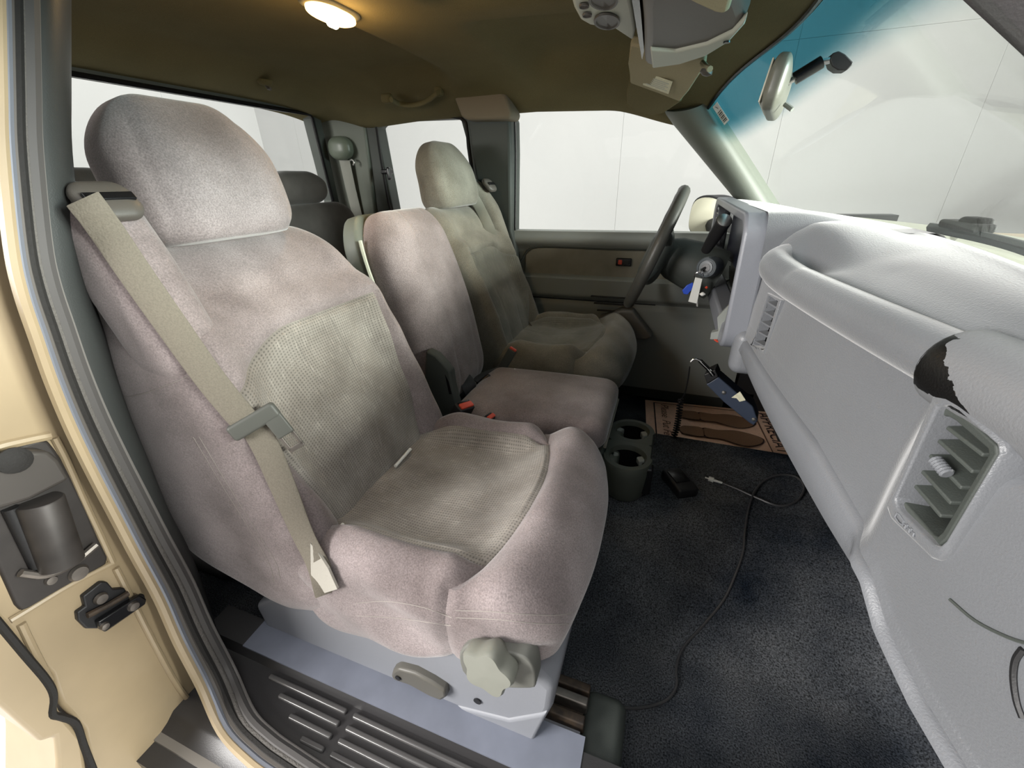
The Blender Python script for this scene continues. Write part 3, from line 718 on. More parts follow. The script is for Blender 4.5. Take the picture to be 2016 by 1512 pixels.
obj('back_hinge_cover', prism([at(a, b, y=-.695) for a, b in ((530, 1172), (548, 1180), (606, 1142), (606, 1118), (560, 1150))], (0, .04, 0)), 'trim', pseat, bevel=.004)
# bright rods in the gap between cushion and backrest
for (a, b), (c, d) in (((645, 1062), (676, 1032)), ((778, 918), (808, 884))):
    obj('gap_rod', tube([at(a, b, z=.385), at(c, d, z=.385)], .0035, 8), 'white', pseat)
# seat rail sticking out in front
rl = thing('seat_rail', (.46, -.6, .05), 'greasy steel seat slide rail on the floor in front of the passenger seat', 'seat rail')
for k, (dy, m_) in enumerate(((0, 'rust'), (.030, 'steel'), (.052, 'rust'))):
    obj('rail_channel', rbox((.24, .016, .03), .003, 2, c=(.375, -.640+dy+.0, .085)), m_, rl)
obj('rail_web', rbox((.235, .058, .008), .002, 2, c=(.372, -.614, .068)), 'rust', rl)
obj('rail_bracket', rbox((.10, .05, .006), .002, 2, c=(.44, -.655, .073)), 'valance', rl, bevel=0)
for k in range(4): obj('rail_tooth', rbox((.012, .012, .012), .002, 2, c=(.40+.022*k, -.606, .079)), 'gloss', rl)
obj('rail_cap', rbox((.075, .13, .05), .02, 4, c=(.525, -.63, .045)), 'trim_dk', rl)

# ================================================================== centre seat (backrest folded up)
cs = thing('jump_seat', (.15, 0, .15), 'narrow taupe velour centre seat between the two front seats', 'seat')
h = (.060, .158, .275); r = (.05, .06, .09)
P, F = cubegrid(lines(h[0], r[0], 6, 2), lines(h[1], r[1], 7, 22), lines(h[2], r[2], 7, 26)); R0 = rounded(P, h, r)
t, u, s = R0[:, 0], R0[:, 1], R0[:, 2]+.25
tpp = sm((s-.34)/.2); u2 = u*(1-.16*tpp**2); fr_ = sm((t+.01)/.04)
t2 = t+fr_*(.03*np.exp(-((s-.25)/.2)**2)*(1-(u/.2)**2)+groove(np.abs(u+.055-.02*s), .006, .004)+groove(np.abs(u-.075), .006, .003))
a3 = math.radians(15); n3 = np.array((math.cos(a3), 0, math.sin(a3))); v3 = np.array((-math.sin(a3), 0, math.cos(a3)))
pos = np.stack([-.055+t2*n3[0]+s*v3[0], u2, .358+t2*n3[2]+s*v3[2]], 1)
obj('backrest', (pos, F), 'velour', cs)
P, F = cubegrid(lines(.035, .02, 3, 1), lines(.165, .05, 5, 4), lines(.27, .08, 5, 6)); R0 = rounded(P, (.035, .165, .27), (.02, .05, .08))
t, u, s = R0[:, 0]-.055, R0[:, 1], R0[:, 2]+.262; u = u*(1-.14*sm((s-.34)/.2)**2)
obj('back_shell', (np.stack([-.055+t*n3[0]+s*v3[0], u-.004, .358+t*n3[2]+s*v3[2]], 1), F), 'pillar', cs)
obj('shell_trim_bead', tube([np.array((-.055, -.165*(1-.14*float(sm((s_-.34)/.2))**2), .358))+n3*-.022+v3*s_ for s_ in np.linspace(.1, .47, 16)], .005, 6), 'con_lt', cs)
hb = [at(a, b, y=-.172) for a, b in ((838, 690), (858, 700), (886, 732), (890, 760), (900, 800), (905, 850), (860, 870), (830, 840))]
obj('hinge_bracket', prism(hb, (0, .03, 0)), 'trim_dk', cs, bevel=.006)
obj('hinge_slot', prism([at(a, b, y=-.1735) for a, b in ((876, 738), (883, 752), (889, 776), (884, 776))], (0, .004, 0)), 'gloss', cs)
h = (.215, .162, .045); r = (.05, .05, .035)
P, F = cubegrid(lines(h[0], r[0], 6, 14), lines(h[1], r[1], 6, 12), lines(h[2], r[2], 5, 2)); R0 = rounded(P, h, r)
x, u, z = R0.T; z = z+.008*np.cos(x/.215*1.4)*np.cos(u/.162*1.4)*(z > 0)
obj('cushion', (np.stack([x+.222, u+.002, z+.335+.02*x], 1), F), 'velour', cs)
obj('cushion_piping', tube([(.436, y_, .316) for y_ in np.linspace(-.135, .135, 12)], .004, 6), 'velour_d', cs)
obj('cushion_base', rbox((.41, .30, .14), .02, 4, c=(.215, 0, .235)), 'cupgrey', cs)
obj('pedestal', rbox((.30, .26, .12), .01, 2, c=(.18, 0, .155)), 'black', cs)

# ---- cup holder clipped to its front
ch = thing('cup_holder', (.49, -.02, .15), 'dark grey twin cup holder in front of the centre seat', 'cup holder')
CY = (-.078, .054); CXc = .492; MID = -.012
def half(cy, r, n=48):
    out = []; sg_ = 1 if MID > cy else -1
    for k in range(n):
        a = 2*math.pi*k/n; c_, s_ = math.cos(a), math.sin(a)
        if s_*sg_ > .0:      # towards the other cup: straight flanks up to the dividing line
            q = r if abs(c_) > .999 else 1e9
            q = min((MID-cy)/s_ if abs(s_) > 1e-6 else 1e9, r*.93/abs(c_) if abs(c_) > 1e-6 else 1e9)
        else: q = r if abs(s_) > .07 else r
        out.append((CXc+q*c_, cy+q*s_))
    return out
for cy in CY:
    ob = [(.262, .064), (.266, .060)]; rings_ = [(.150, .052), (.17, .060), (.235, .066), (.256, .066), (.263, .063)]
    V, F = [], []; n_ = 48
    for z_, r_ in rings_: V += [(x_, y_, z_) for x_, y_ in half(cy, r_, n_)]
    V += [(CXc+.050*math.cos(2*math.pi*k/n_), cy+.050*math.sin(2*math.pi*k/n_), .264) for k in range(n_)]
    V += [(CXc+.047*math.cos(2*math.pi*k/n_), cy+.047*math.sin(2*math.pi*k/n_), .258) for k in range(n_)]
    V += [(CXc+.040*math.cos(2*math.pi*k/n_), cy+.040*math.sin(2*math.pi*k/n_), .165) for k in range(n_)]
    for i in range(7):
        for k in range(n_): l = (k+1) % n_; F.append((i*n_+k, i*n_+l, (i+1)*n_+l, (i+1)*n_+k))
    F.append(tuple(7*n_+k for k in range(n_))); F.append(tuple(reversed(range(n_))))
    obj('cup_well', (V, F), 'cupgrey', ch)
    obj('well_liner', lathe([(.0395, .168), (.046, .250), (.0455, .250), (.039, .170), (.001, .1695)], 30, (CXc, cy, 0)), 'gloss', ch)
    for a in (25, 155, 270):
        d = Vector((math.cos(math.radians(a)), math.sin(math.radians(a)), 0))
        obj('grip_tab', xf(rbox((.020, .024, .020), .005), frame(Vector((CXc, cy, .240))+d*.040, d, (-d.y, d.x, 0))), 'trim', ch)
obj('arm', rbox((.09, .16, .05), .015, c=(.425, -.01, .225)), 'cupgrey', ch)
obj('drip_slot', rbox((.030, .030, .085), .006, c=(.546, -.100, .215)), 'gloss', ch)

# ================================================================== rear bench
rs = thing('bench_seat', (-.75, 0, .1), 'dark charcoal rear bench seat behind the front seats', 'bench seat')
P, F = cubegrid(lines(.07, .05, 5, 1), lines(.64, .10, 6, 30), lines(.27, .08, 6, 8)); R0 = rounded(P, (.07, .64, .27), (.05, .10, .08)); t, u, s = R0.T
obj('backrest', (np.stack([-.83+t*.96-s*.2, u-.02, .60+s*.98+t*.2], 1), F), 'velour_r', rs)
P, F = cubegrid(lines(.22, .07, 5, 4), lines(.62, .08, 5, 10), lines(.07, .05, 4, 1)); R0 = rounded(P, (.22, .62, .07), (.07, .08, .05))
obj('cushion', (R0+np.array((-.60, 0, .36)), F), 'velour_r', rs)
obj('bench_base', rbox((.36, 1.2, .3), .02, c=(-.62, 0, .15)), 'black', rs)
for hy in (.355, -.355):
    P, F = cubegrid(lines(.05, .04, 5, 1), lines(.145, .09, 7, 4), lines(.060, .05, 6, 2)); R0 = rounded(P, (.05, .145, .06), (.04, .09, .05)); t, u, s = R0.T
    u = u*(1-.2*sm((s)/.07)**1.5)
    obj('headrest', (np.stack([-.875+t, hy+u, .925+s], 1), F), 'velour_r', rs)

# ================================================================== DASHBOARD
def face(y): return .695+.08*(max(0., (-y-.1)/.5)**1.4)
def zgr(y): return float(np.interp(y, [-.90, -.72, -.665, -.63, -.45, -.16, -.06], [.488, .512, .530, .556, .60, .62, .62]))
def zbt(y): return float(np.interp(y, [-.86, -.7, -.53, -.3, -.1], [.475, .50, .52, .555, .585]))
def crest(y):
    a, b = .94-.25*y*y, face(y)+.075; k = .05; h_ = max(0., min(1., .5+.5*(a-b)/k)); return b+(a-b)*h_+k*h_*(1-h_)
dash = thing('dashboard', (.85, 0, .6), 'grey moulded dashboard with grab handle, vents and driver bezel', 'dashboard')
def dprof(y):
    f, g, b, c = face(y), zgr(y), zbt(y), crest(y)
    bl = float(sm((-.565-y)/.05)); f2 = f-.022*bl
    tr = .032*math.exp(-((y+.18)/.06)**2); R_ = .042*float(sm((y+.27)/.19))
    D_ = c-f; P = [(c+.06, .80), (c, .834-.01*y*y), (c-min(.03, D_*.15), .833-.01*y*y), (f+D_*.62, .822+.7*R_), (f+min(.085, D_*.45), .808+R_), (f+min(.06, D_*.33), .799-tr+R_), (f+min(.04, D_*.23), .789-tr*.8+R_*.9), (f+.022, .770+R_*.7), (f+.014, .745+.3*R_),
         (f2+.012, .722), (f2+.009, .69), (f2+.008, .655), (f2+.008, g+.03), (f2+.006, g+.012), (f2+.004, g+.005), (f2+.016, g+.001), (f2+.016, g-.001), (f2+.003, g-.005),
         (f2+.000, g-.014), (f-.002, g-.026), (f-.001, b+.010), (f+.005, b+.002), (f+.02, b-.004), (f+.05, b-.006), (f+.20, b-.006)]
    return P
ys = np.concatenate([np.linspace(-.90, -.50, 50), np.linspace(-.49, -.075, 44)])
ND = len(dprof(-.3))
def dfn(y, k):
    P = dprof(y); i = min(int(k), len(P)-2); t = k-i
    p0, p1, p2, p3 = (np.array(P[max(0, min(len(P)-1, j))]) for j in (i-1, i, i+1, i+2))
    q = .5*((2*p1)+(-p0+p2)*t+(2*p0-5*p1+4*p2-p3)*t*t+(-p0+3*p1-3*p2+p3)*t**3) if i < 13 else p1+(p2-p1)*t
    return (q[0], y, q[1])
def inside(y, z, L):
    n, c = len(L), False
    for i in range(n):
        (y1, z1), (y2, z2) = L[i], L[i-1]
        if (z1 > z) != (z2 > z) and y < (y2-y1)*(z-z1)/(z2-z1)+y1: c = not c
    return c
def cut(geo, outlines):
    """open the sheet where an outline (y, z) lies"""
    V, F = geo; keep = []
    for f in F:
        c = np.mean([V[i] for i in f], axis=0)
        if not (c[0] < .83 and any(inside(c[1], c[2], L) for L in outlines)): keep.append(f)
    return V, keep
VN = (1., .233, 0.); VX = .767-.233*.65+.002; CN = (1., .09, 0.); CVX = face(-.15)+.0075-.09*.15   # vent plane follows the curved dash face
vmid = [(1842, 800), (1862, 796), (1884, 808), (1960, 876), (1962, 893), (1862, 1062), (1846, 1076), (1832, 1070), (1764, 1000), (1758, 982)]
c_i = [(1512, 581), (1531, 593), (1502, 691), (1481, 679)]
dp = sheet(dfn, np.concatenate([np.linspace(-.90, -.72, 14), np.linspace(-.717, -.55, 72), np.linspace(-.54, -.18, 30), np.linspace(-.175, -.075, 44)]), np.arange(0, 15.01, .25))
obj('dash_pad', cut(dp, [[tuple(at_n(a, b, VN, VX)[1:]) for a, b in vmid], [tuple(at_n(a, b, CN, CVX)[1:]) for a, b in c_i]]), 'dash', dash, ang=50)
obj('glovebox_lid', sheet(dfn, ys, list(range(15, ND))), 'dash_lo', dash, ang=60)
# driver half top: hood over the instruments
def htop(u, y):
    c = .94-.25*y*y; k = float(np.interp(y, [-.086, -.082, -.074, -.062, -.05], [-1.6, -.2, .5, .88, 1.]))
    x = (c+.06)+(.695-(c+.06))*u
    z = .80+.034*float(sm(u/.15))+k*.032*float(sm((u-.25)/.6))-.02*y*y*u
    return (x, y, z)
obj('dash_hood', sheet(lambda u, y: htop(u, y), np.linspace(0, 1, 26), np.concatenate([[-.086, -.084, -.082, -.078, -.074, -.068, -.062, -.056, -.05], np.linspace(-.03, .76, 22)])), 'dash', dash, ang=50)
# grab handle: padded roll, its inner end curving back into the dash
hp = [(.84, -.085, .790), (.785, -.088, .797), (.738, -.104, .793), (.714, -.135, .784), (.713, -.18, .777)]+[(face(y)+.018, y, .770) for y in np.linspace(-.24, -.578, 13)]
hp = spline(hp, 4)
hr_ = [min(.028, .016+.012*i/14) for i in range(len(hp))]
obj('grab_handle', tube(hp, hr_, 20, sc=(1.0, 1.0)), 'dash', dash)
cy_ = [-.570, -.5712, -.5735, -.578, -.585]+list(np.linspace(-.60, -.92, 22))
cp_ = [(face(y)+.016, y, .770) for y in cy_]
cr = [.0375*k for k in (.30, .72, .90, .98, 1.)]+[.0375]*22
obj('handle_end_cap', tube(cp_, cr, 28), 'worn', dash)
obj('cap_joint', tube([np.array((face(-.578)+.012, -.578, .771))+.0295*np.array((math.cos(a), .25*math.cos(a), math.sin(a))) for a in np.linspace(0, 2*math.pi, 32)[:-1]], .0022, 6, True), 'dash', dash)
# outer vent
pv = lambda L, x=VX: [at_n(a, b, VN, x) for a, b in L]
pc = lambda L, x: [at_n(a, b, CN, x) for a, b in L]
vout = [(1836, 778), (1862, 770), (1890, 785), (1985, 870), (1990, 893), (1868, 1088), (1848, 1104), (1830, 1098), (1752, 1022), (1744, 1000)]
vin = [(1846, 822), (1862, 818), (1880, 828), (1944, 884), (1945, 897), (1856, 1046), (1845, 1056), (1836, 1052), (1778, 986), (1774, 970)]
vent = obj('outer_vent', ring(pv(vout), pv(vmid, VX-.004), (.03, 0, 0)), 'dash', dash, bevel=.005)
obj('vent_bezel', ring(pv(vmid, VX+.002), pv(vin, VX+.004), (.03, 0, 0)), 'trim_dk', vent, bevel=.002)
obj('vent_throat', prism(pv(vout, VX+.031), (.004, 0, 0)), 'black', vent, smooth=False)
for (a, b), (c, d) in (((1864, 838), (1936, 893)), ((1847, 864), (1915, 926)), ((1830, 893), (1893, 958)), ((1814, 924), (1872, 988)), ((1798, 950), (1853, 1014))):
    p, q = at_n(a, b, VN, VX+.007), at_n(c, d, VN, VX+.007)
    obj('vent_slat', prism([p, q, q+np.array([.03, 0, .006]), p+np.array([.03, 0, .006])], (0, 0, -.0035)), 'trim_dk', vent, bevel=.001)
kp, kq = at_n(1840, 904, VN, VX+.003), at_n(1866, 934, VN, VX+.003)
obj('vent_thumb_knob', tube([kp+(kq-kp)*k/12 for k in range(13)], [.0042+.0013*(k % 2) for k in range(13)], 10), 'dash_lo', vent)
def symb(px, r=.0012): obj('vent_symbol', tube([at_n(a, b, VN, VX-.003) for a, b in px], r, 6), 'dash_lo', vent)
symb([(1766, 1010), (1762, 1018), (1770, 1030), (1778, 1034), (1780, 1026), (1772, 1014), (1766, 1010)])
for k in range(3): symb([(1780+k*8, 1024+k*8), (1778+k*8, 1030+k*8), (1784+k*8, 1034+k*8), (1782+k*8, 1040+k*8)])
# centre vent on the passenger face
cv = thing('dash_vent', tuple(at(1505, 635, x=.701)), 'narrow upright dash vent beside the centre bezel', 'vent')
c_o = [(1510, 576), (1536, 591), (1504, 697), (1477, 682)]
obj('vent_frame', ring(pc(c_o, CVX), pc(c_i, CVX), (.02, 0, 0)), 'dash', cv, bevel=.002)
obj('vent_throat', prism(pc(c_o, CVX+.0205), (.004, 0, 0)), 'gloss', cv, smooth=False)
for k in range(5):
    t = (k+.5)/5; p = at_n(1511-30*t, 582+97*t, CN, CVX+.003); q = at_n(1530-29*t, 594+96*t, CN, CVX+.003)
    obj('vent_slat', prism([p, q, q+np.array([.012, 0, .003]), p+np.array([.012, 0, .003])], (0, 0, -.003)), 'dash_lo', cv)
# lower outer seam and kick panel
on_dash = caster(bvh_of(dash, ('dash_pad', 'glovebox_lid')))
obj('end_panel_seam', tube(spline([on_dash(a, b, .001, y=-.75) for a, b in ((1870, 1180), (1920, 1222), (1985, 1255), (2040, 1272))], 4), .0013, 6), 'trim_dk', dash)
obj('end_panel_seam', tube(spline([on_dash(a, b, .001, y=-.80) for a, b in ((2014, 1278), (2000, 1300), (1996, 1335), (2002, 1380), (2014, 1415))], 4), .0022, 6), 'black', dash)
kk = thing('kick_panel', (.85, -.8, .1), 'grey lower side panel at the front of the door opening', 'kick panel')
obj('kick_cover', prism([(.795, -.735, .50), (.81, -.90, .52), (.80, -.90, .10), (.90, -.80, .02), (.95, -.735, .02)], (.14, .0, .0)), 'dash_lo', kk, bevel=.02)
# instrument bezel
def bz(L, x): return [(x+.045*(.86-z)*.25, y, z) for y, z in L]
bo = rrect(.80, .285, .05, 6, (.32, .7225)); bi = rrect(.735, .215, .045, 6, (.325, .735))
obj('bezel_frame', ring(bz(bo, .656), bz(bi, .660), (.05, 0, 0)), 'bezel', dash, bevel=.007)
bl = obj('instrument_panel', prism(bz(rrect(.76, .25, .04, 4, (.325, .725)), .742), (.01, 0, 0)), 'gloss', dash, smooth=False)
obj('gauge_hood', prism([(.74, .10, .84), (.74, .62, .84), (.74, .62, .68), (.74, .10, .68)], (-.03, 0, 0)), mat('gauge_navy', (.012, .014, .03), .3), dash, bevel=.02)
for y_, z_ in ((.02, .80), (.02, .74), (-.01, .68), (.03, .66)):
    obj('radio_knob', lathe([(.014, 0), (.014, .014), (.011, .018), (.001, .018)], 18, (.728, y_, z_), (-1, 0, 0)), 'gloss', dash)
    obj('knob_ring', lathe([(.015, 0), (.016, .003), (.015, .005)], 18, (.722, y_, z_), (-1, 0, 0)), 'chrome', dash)
obj('radio_face', rbox((.02, .17, .055), .004, c=(.735, .02, .77)), 'black', dash)
for k in range(4): obj('heater_button', rbox((.01, .018, .008), .002, c=(.725, -.02+.026*k, .715)), 'trim', dash)
for y_ in (.655, .005):
    fr2 = rrect(.075, .12, .015, 3, (y_, .775))
    if y_ > .5:
        dv = obj('bezel_vent', ring(bz(fr2, .664), bz(rrect(.06, .105, .012, 3, (y_, .775)), .664), (.02, 0, 0)), 'bezel', dash)
        for k in range(6): obj('vent_slat', rbox((.02, .058, .003), .001, 2, c=(.674, y_, .735+.016*k)), 'con_lt', dv)
# knee panel below the bezel and loose trim edge
obj('knee_panel', sheet(lambda u, y: (.75-.02*math.sin(u*math.pi)+.08*u, y, .62-.16*u), np.linspace(0, 1, 8), np.linspace(.10, .78, 14), .02, (1, 0, -.2)), 'black', dash)
obj('corner_pad', rbox((.06, .05, .10), .022, 5, c=(.712, -.07, .585)), 'dash_lo', dash)
bt_ = [at(a, b, y=.0) for a, b in ((1436, 600), (1444, 606), (1428, 652), (1424, 668), (1398, 668), (1400, 655), (1414, 652), (1412, 625))]
obj('loose_bracket', prism(bt_, (.004, .02, 0)), 'trim', dash)
obj('red_wire', tube(spline([at(a, b, y=.01) for a, b in ((1422, 664), (1408, 668), (1402, 662), (1412, 672), (1428, 672))], 4), .0022, 6), 'red', dash)

# ================================================================== steering wheel, column, stalks, keys
sw = thing('steering_wheel', (.48, .42, .72), 'dark leather rimmed steering wheel', 'steering wheel')
wc = Vector((.481, .42, .721)); wt = Vector((.066, 0, .181)).normalized(); wy = Vector((0, 1, 0)); wn = wt.cross(wy).normalized()   # wn points along the column
if wn.x < 0: wn = -wn
rim = [wc+.181*(math.cos(a)*wt+math.sin(a)*wy) for a in np.linspace(0, 2*math.pi, 49)[:-1]]
obj('rim', tube(rim, [.0175+.0012*(1 if (i % 4 == 0 and i < 14) else 0) for i in range(48)], 12, True), mat('wheel_leather', (.055, .055, .048), .42, bump=.2, bscale=400), sw)
A = Matrix(((wt[0], wy[0], wn[0], wc[0]), (wt[1], wy[1], wn[1], wc[1]), (wt[2], wy[2], wn[2], wc[2]), (0, 0, 0, 1)))
P, F = cubegrid(lines(.085, .05, 5, 2), lines(.095, .05, 5, 2), lines(.035, .03, 4, 1)); R0 = rounded(P, (.085, .095, .035), (.05, .05, .03))
obj('airbag_pad', xf((R0+np.array((-.015, 0, .012)), F), A), 'trim_dk', sw)
for a in (62, 118, 242, 298):
    d = wt*math.cos(math.radians(a))+wy*math.sin(math.radians(a))
    obj('spoke', tube([wc+d*.06+wn*.018, wc+d*.12+wn*.012, wc+d*.172], [.024, .019, .012], 10, sc=(1, .7)), 'trim_dk', sw)
sc = thing('steering_column', (.65, .42, .62), 'dark steering column shroud behind the wheel', 'steering column')
c0 = wc+wn*.035; 
obj('column_shroud', tube([c0, c0+wn*.03, c0+wn*.09, c0+wn*.17], [.052, .066, .075, .078], 20, sc=(1, 1.0)), 'trim_dk', sc)
obj('turn_lever', tube([c0+wn*.04+wy*.05, c0+wn*.05+wy*.13+wt*.03], .009, 8), 'black', sc)
il = Vector(at(1391, 527, y=.31)); ia = Vector((-.35, -.9, .1)).normalized()
obj('ignition_body', lathe([(.030, -.06), (.030, -.004), (.027, .004), (.021, .006), (.021, .003), (.0185, .003), (.0185, .008), (.001, .009)], 26, tuple(il), tuple(ia)), mat('ignition_grey', (.10, .115, .125), .4), sc)
obj('lock_bore', lathe([(.012, .008), (.012, .0105), (.001, .0105)], 18, tuple(il), tuple(ia)), 'gloss', sc)
# shift lever on the column
sl = thing('shift_lever', (.63, .25, .77), 'black column shift lever with a silver end button', 'shift lever')
p0, p1 = at(1390, 492, y=.26), at(1426, 434, y=.17)
obj('lever_arm', tube([p0, p0+(p1-p0)*.5, p1], [.013, .017, .019], 14), 'black', sl)
dl = (p1-p0)/np.linalg.norm(p1-p0)
obj('end_button', lathe([(.017, 0), (.018, .004), (.013, .007), (.001, .008)], 20, tuple(p1-dl*.002), tuple(dl)), 'metal', sl)
# keys hanging from the ignition
ky = thing('key_ring', tuple(at(1372, 570, y=.27)), 'key bunch with a white tag and blue key hanging from the ignition', 'keys')
rc = Vector(at(1376, 543, y=.275))
obj('ring', tube([rc+.012*(Vector((1, 0, 0))*math.cos(a)+Vector((0, -.3, 1)).normalized()*math.sin(a)) for a in np.linspace(0, 2*math.pi, 20)[:-1]], .0012, 6, True), 'chrome', ky)
obj('ignition_key', tube([il+ia*.01, il+ia*.022+Vector((-.008, 0, -.006)), rc+Vector((0, 0, .012))], .0035, 6), 'metal', ky)
obj('white_tag', prism([at(a, b, y=.268) for a, b in ((1369, 546), (1383, 549), (1372, 598), (1355, 594))], (0, .003, 0)), 'white', ky, bevel=.001)
obj('blue_key_head', prism([at(a, b, y=.285) for a, b in ((1364, 556), (1366, 566), (1354, 580), (1346, 579), (1343, 572), (1352, 562))], (0, .006, 0)), 'blue', ky, bevel=.0015)
obj('silver_key', prism([at(a, b, y=.28) for a, b in ((1370, 590), (1374, 592), (1374, 604), (1371, 603))], (0, .002, 0)), 'metal', ky)
obj('red_bead', lathe([(.001, -.004), (.005, 0), (.001, .004)], 10, tuple(at(1391, 566, y=.27))), 'red', ky)
obj('pale_bead', lathe([(.001, -.008), (.006, -.002), (.006, .002), (.001, .008)], 10, tuple(at(1383, 579, y=.27)), (1, 0, 0)), 'white', ky)

# ================================================================== overhead: lamp, console, visors, mirror, handle, hook
def on_head(a, b, d=0.):
    z = 1.2
    for _ in range(30):
        p = at(a, b, z=z); z = .5*z+.5*(head_z(p[0], p[1])-d)
    return at(a, b, z=z)
lp = on_head(652, 24, .006)
lamp = thing('dome_lamp', tuple(lp), 'lit amber dome lamp in the headliner', 'lamp')
P, F = cubegrid(lines(.028, .025, 5, 1), lines(.062, .05, 6, 4), lines(.012, .010, 3, 1)); R0 = rounded(P, (.028, .062, .012), (.025, .05, .010))
obj('lamp_lens', (R0+np.array(lp)+np.array((0, 0, -.004)), F), 'lens', lamp)
P, F = cubegrid(lines(.034, .03, 5, 1), lines(.074, .05, 6, 4), lines(.008, .006, 3, 1)); R0 = rounded(P, (.034, .074, .008), (.03, .05, .006))
obj('lamp_base', (R0+np.array(lp)+np.array((0, 0, .006)), F), 'visor', lamp)
obj('lamp_bulb', lathe([(.001, -.016), (.010, -.008), (.010, .008), (.001, .016)], 12, tuple(np.array(lp)+np.array((0, .0, -.0155))), (0, 1, 0)), 'hot', lamp)
pl = bpy.data.lights.new('dome_lamp_light', 'POINT'); pl.energy = 1.1; pl.color = (1, .62, .25); pl.shadow_soft_size = .02
plo = bpy.data.objects.new('dome_lamp_light', pl); put(plo, lamp); plo.location = tuple(np.array(lp)+np.array((0, 0, -.035)))
# overhead console
oc = thing('overhead_console', (.45, -.05, 1.17), 'overhead console with pale lamp panel and taupe body', 'overhead console')
lpz = 1.185
lo = [at(a, b, z=lpz) for a, b in ((1118, -70), (1122, -10), (1130, 18), (1142, 40), (1160, 50), (1208, 57), (1246, 82), (1252, 60), (1246, 20), (1234, -30), (1225, -70))]
lpn = obj('lamp_panel', prism(lo, (0, 0, .035)), 'con_lt', oc, bevel=.006)
def hole(a, b, rx, ry, nm, m='con_dk'):
    c = at(a, b, z=lpz-.002); V = lathe([(1, .0), (1, .003), (.86, .003), (.8, .001), (.01, .001)], 28, (0, 0, 0), (0, 0, -1))
    return obj(nm, ([(c[0]+v[0]*rx, c[1]+v[1]*ry, c[2]+v[2]) for v in V[0]], V[1]), m, lpn)
hole(1195, 41, .022, .042, 'reading_lens', 'con_dk'); hole(1188, -2, .022, .042, 'reading_lens', 'con_dk')
for a, b in ((1150, 10), (1156, 28)): hole(a, b, .008, .010, 'lamp_button', 'con_dk')
cb = [at(a, b, z=1.145) for a, b in ((1262, 20), (1266, 60), (1268, 128), (1290, 136), (1340, 128), (1390, 112), (1436, 84), (1464, 54), (1472, 34), (1466, 10), (1440, -40), (1270, -60))]
cbo = obj('console_body', prism(cb, (-.0, 0, .07)), 'con_dk', oc, bevel=.016)
lip = [at(a, b, z=1.139) for a, b in ((1280, 100), (1284, 135), (1340, 127), (1390, 111), (1436, 83), (1466, 50), (1470, 36), (1440, 66), (1390, 90), (1330, 104))]
obj('console_lip', prism(lip, (0, 0, .012)), 'con_lt', oc, bevel=.004)
obj('lip_slot', lathe([(.006, 0), (.006, .002), (.001, .002)], 12, tuple(at(1431, 82, z=1.138)), (0, 0, -1)), 'gloss', oc)
obj('console_gap', prism([at(a, b, z=1.165) for a, b in ((1244, 0), (1254, 60), (1264, 118), (1268, 100), (1262, 30), (1256, -30))], (0, 0, .03)), 'gloss', oc)
# sun visors
vd = thing('sun_visor', tuple(at(1300, 150, y=.3)), "tan sun visor with a white label above the driver's place", 'sun visor')
vq = [at(1240, 88, y=.16), at(1238, 120, y=.22), at(1240, 164, y=.40), at(1300, 186, y=.43), at(1338, 201, y=.44), at(1356, 180, y=.36), at(1386, 134, y=.2), at(1388, 118, y=.16)]
obj('visor_flap', prism(vq, (.004, .0, .018)), 'visor', vd, bevel=.005)
vq2 = [at(1238, 160, y=.40), at(1233, 185, y=.47), at(1234, 205, y=.52), at(1250, 220, y=.57), at(1286, 228, y=.60), at(1308, 222, y=.585), at(1342, 200, y=.47), at(1300, 180, y=.43)]
obj('visor_fold', prism(vq2, (.004, .0, .018)), 'headliner', vd, bevel=.005)
lb = [at(a, b, y=yy)+np.array([0, 0, -.0015]) for a, b, yy in ((1269, 141, .285), (1324, 160, .295), (1316, 184, .385), (1266, 166, .375))]
obj('warning_label', prism(lb, (0, 0, .001)), 'label', vd, smooth=False)
l0, lu, ld = lb[0], lb[1]-lb[0], lb[3]-lb[0]
for k in range(5):
    q = [l0+lu*a+ld*b+np.array([0, 0, -.0006]) for a, b in ((.1, .2+.14*k), (.9-.1*(k % 2), .2+.14*k), (.9-.1*(k % 2), .26+.14*k), (.1, .26+.14*k))]
    obj('label_print', prism(q, (0, 0, .0004)), 'con_lt', vd, smooth=False)
obj('visor_rod', tube([at(1383, 124, y=.16), at(1390, 132, y=.13), at(1398, 136, y=.10)], .006, 8), 'visor', vd)
obj('visor_clip', lathe([(.012, 0), (.013, .006), (.006, .010), (.001, .010)], 16, tuple(at(1392, 138, y=.12)), (-.3, 0, -1)), 'con_dk', vd)
vp = thing('sun_visor', tuple(at(1390, 0, z=1.12)), 'tip of the folded tan passenger sun visor above the overhead console', 'sun visor')
vpp = [at(a, b, z=1.128) for a, b in ((1335, -8), (1365, 8), (1405, 26), (1424, 29), (1436, 22), (1444, -5), (1450, -60), (1330, -70))]
obj('visor_flap', prism(vpp, (0, 0, .018)), 'visor', vp, bevel=.006)
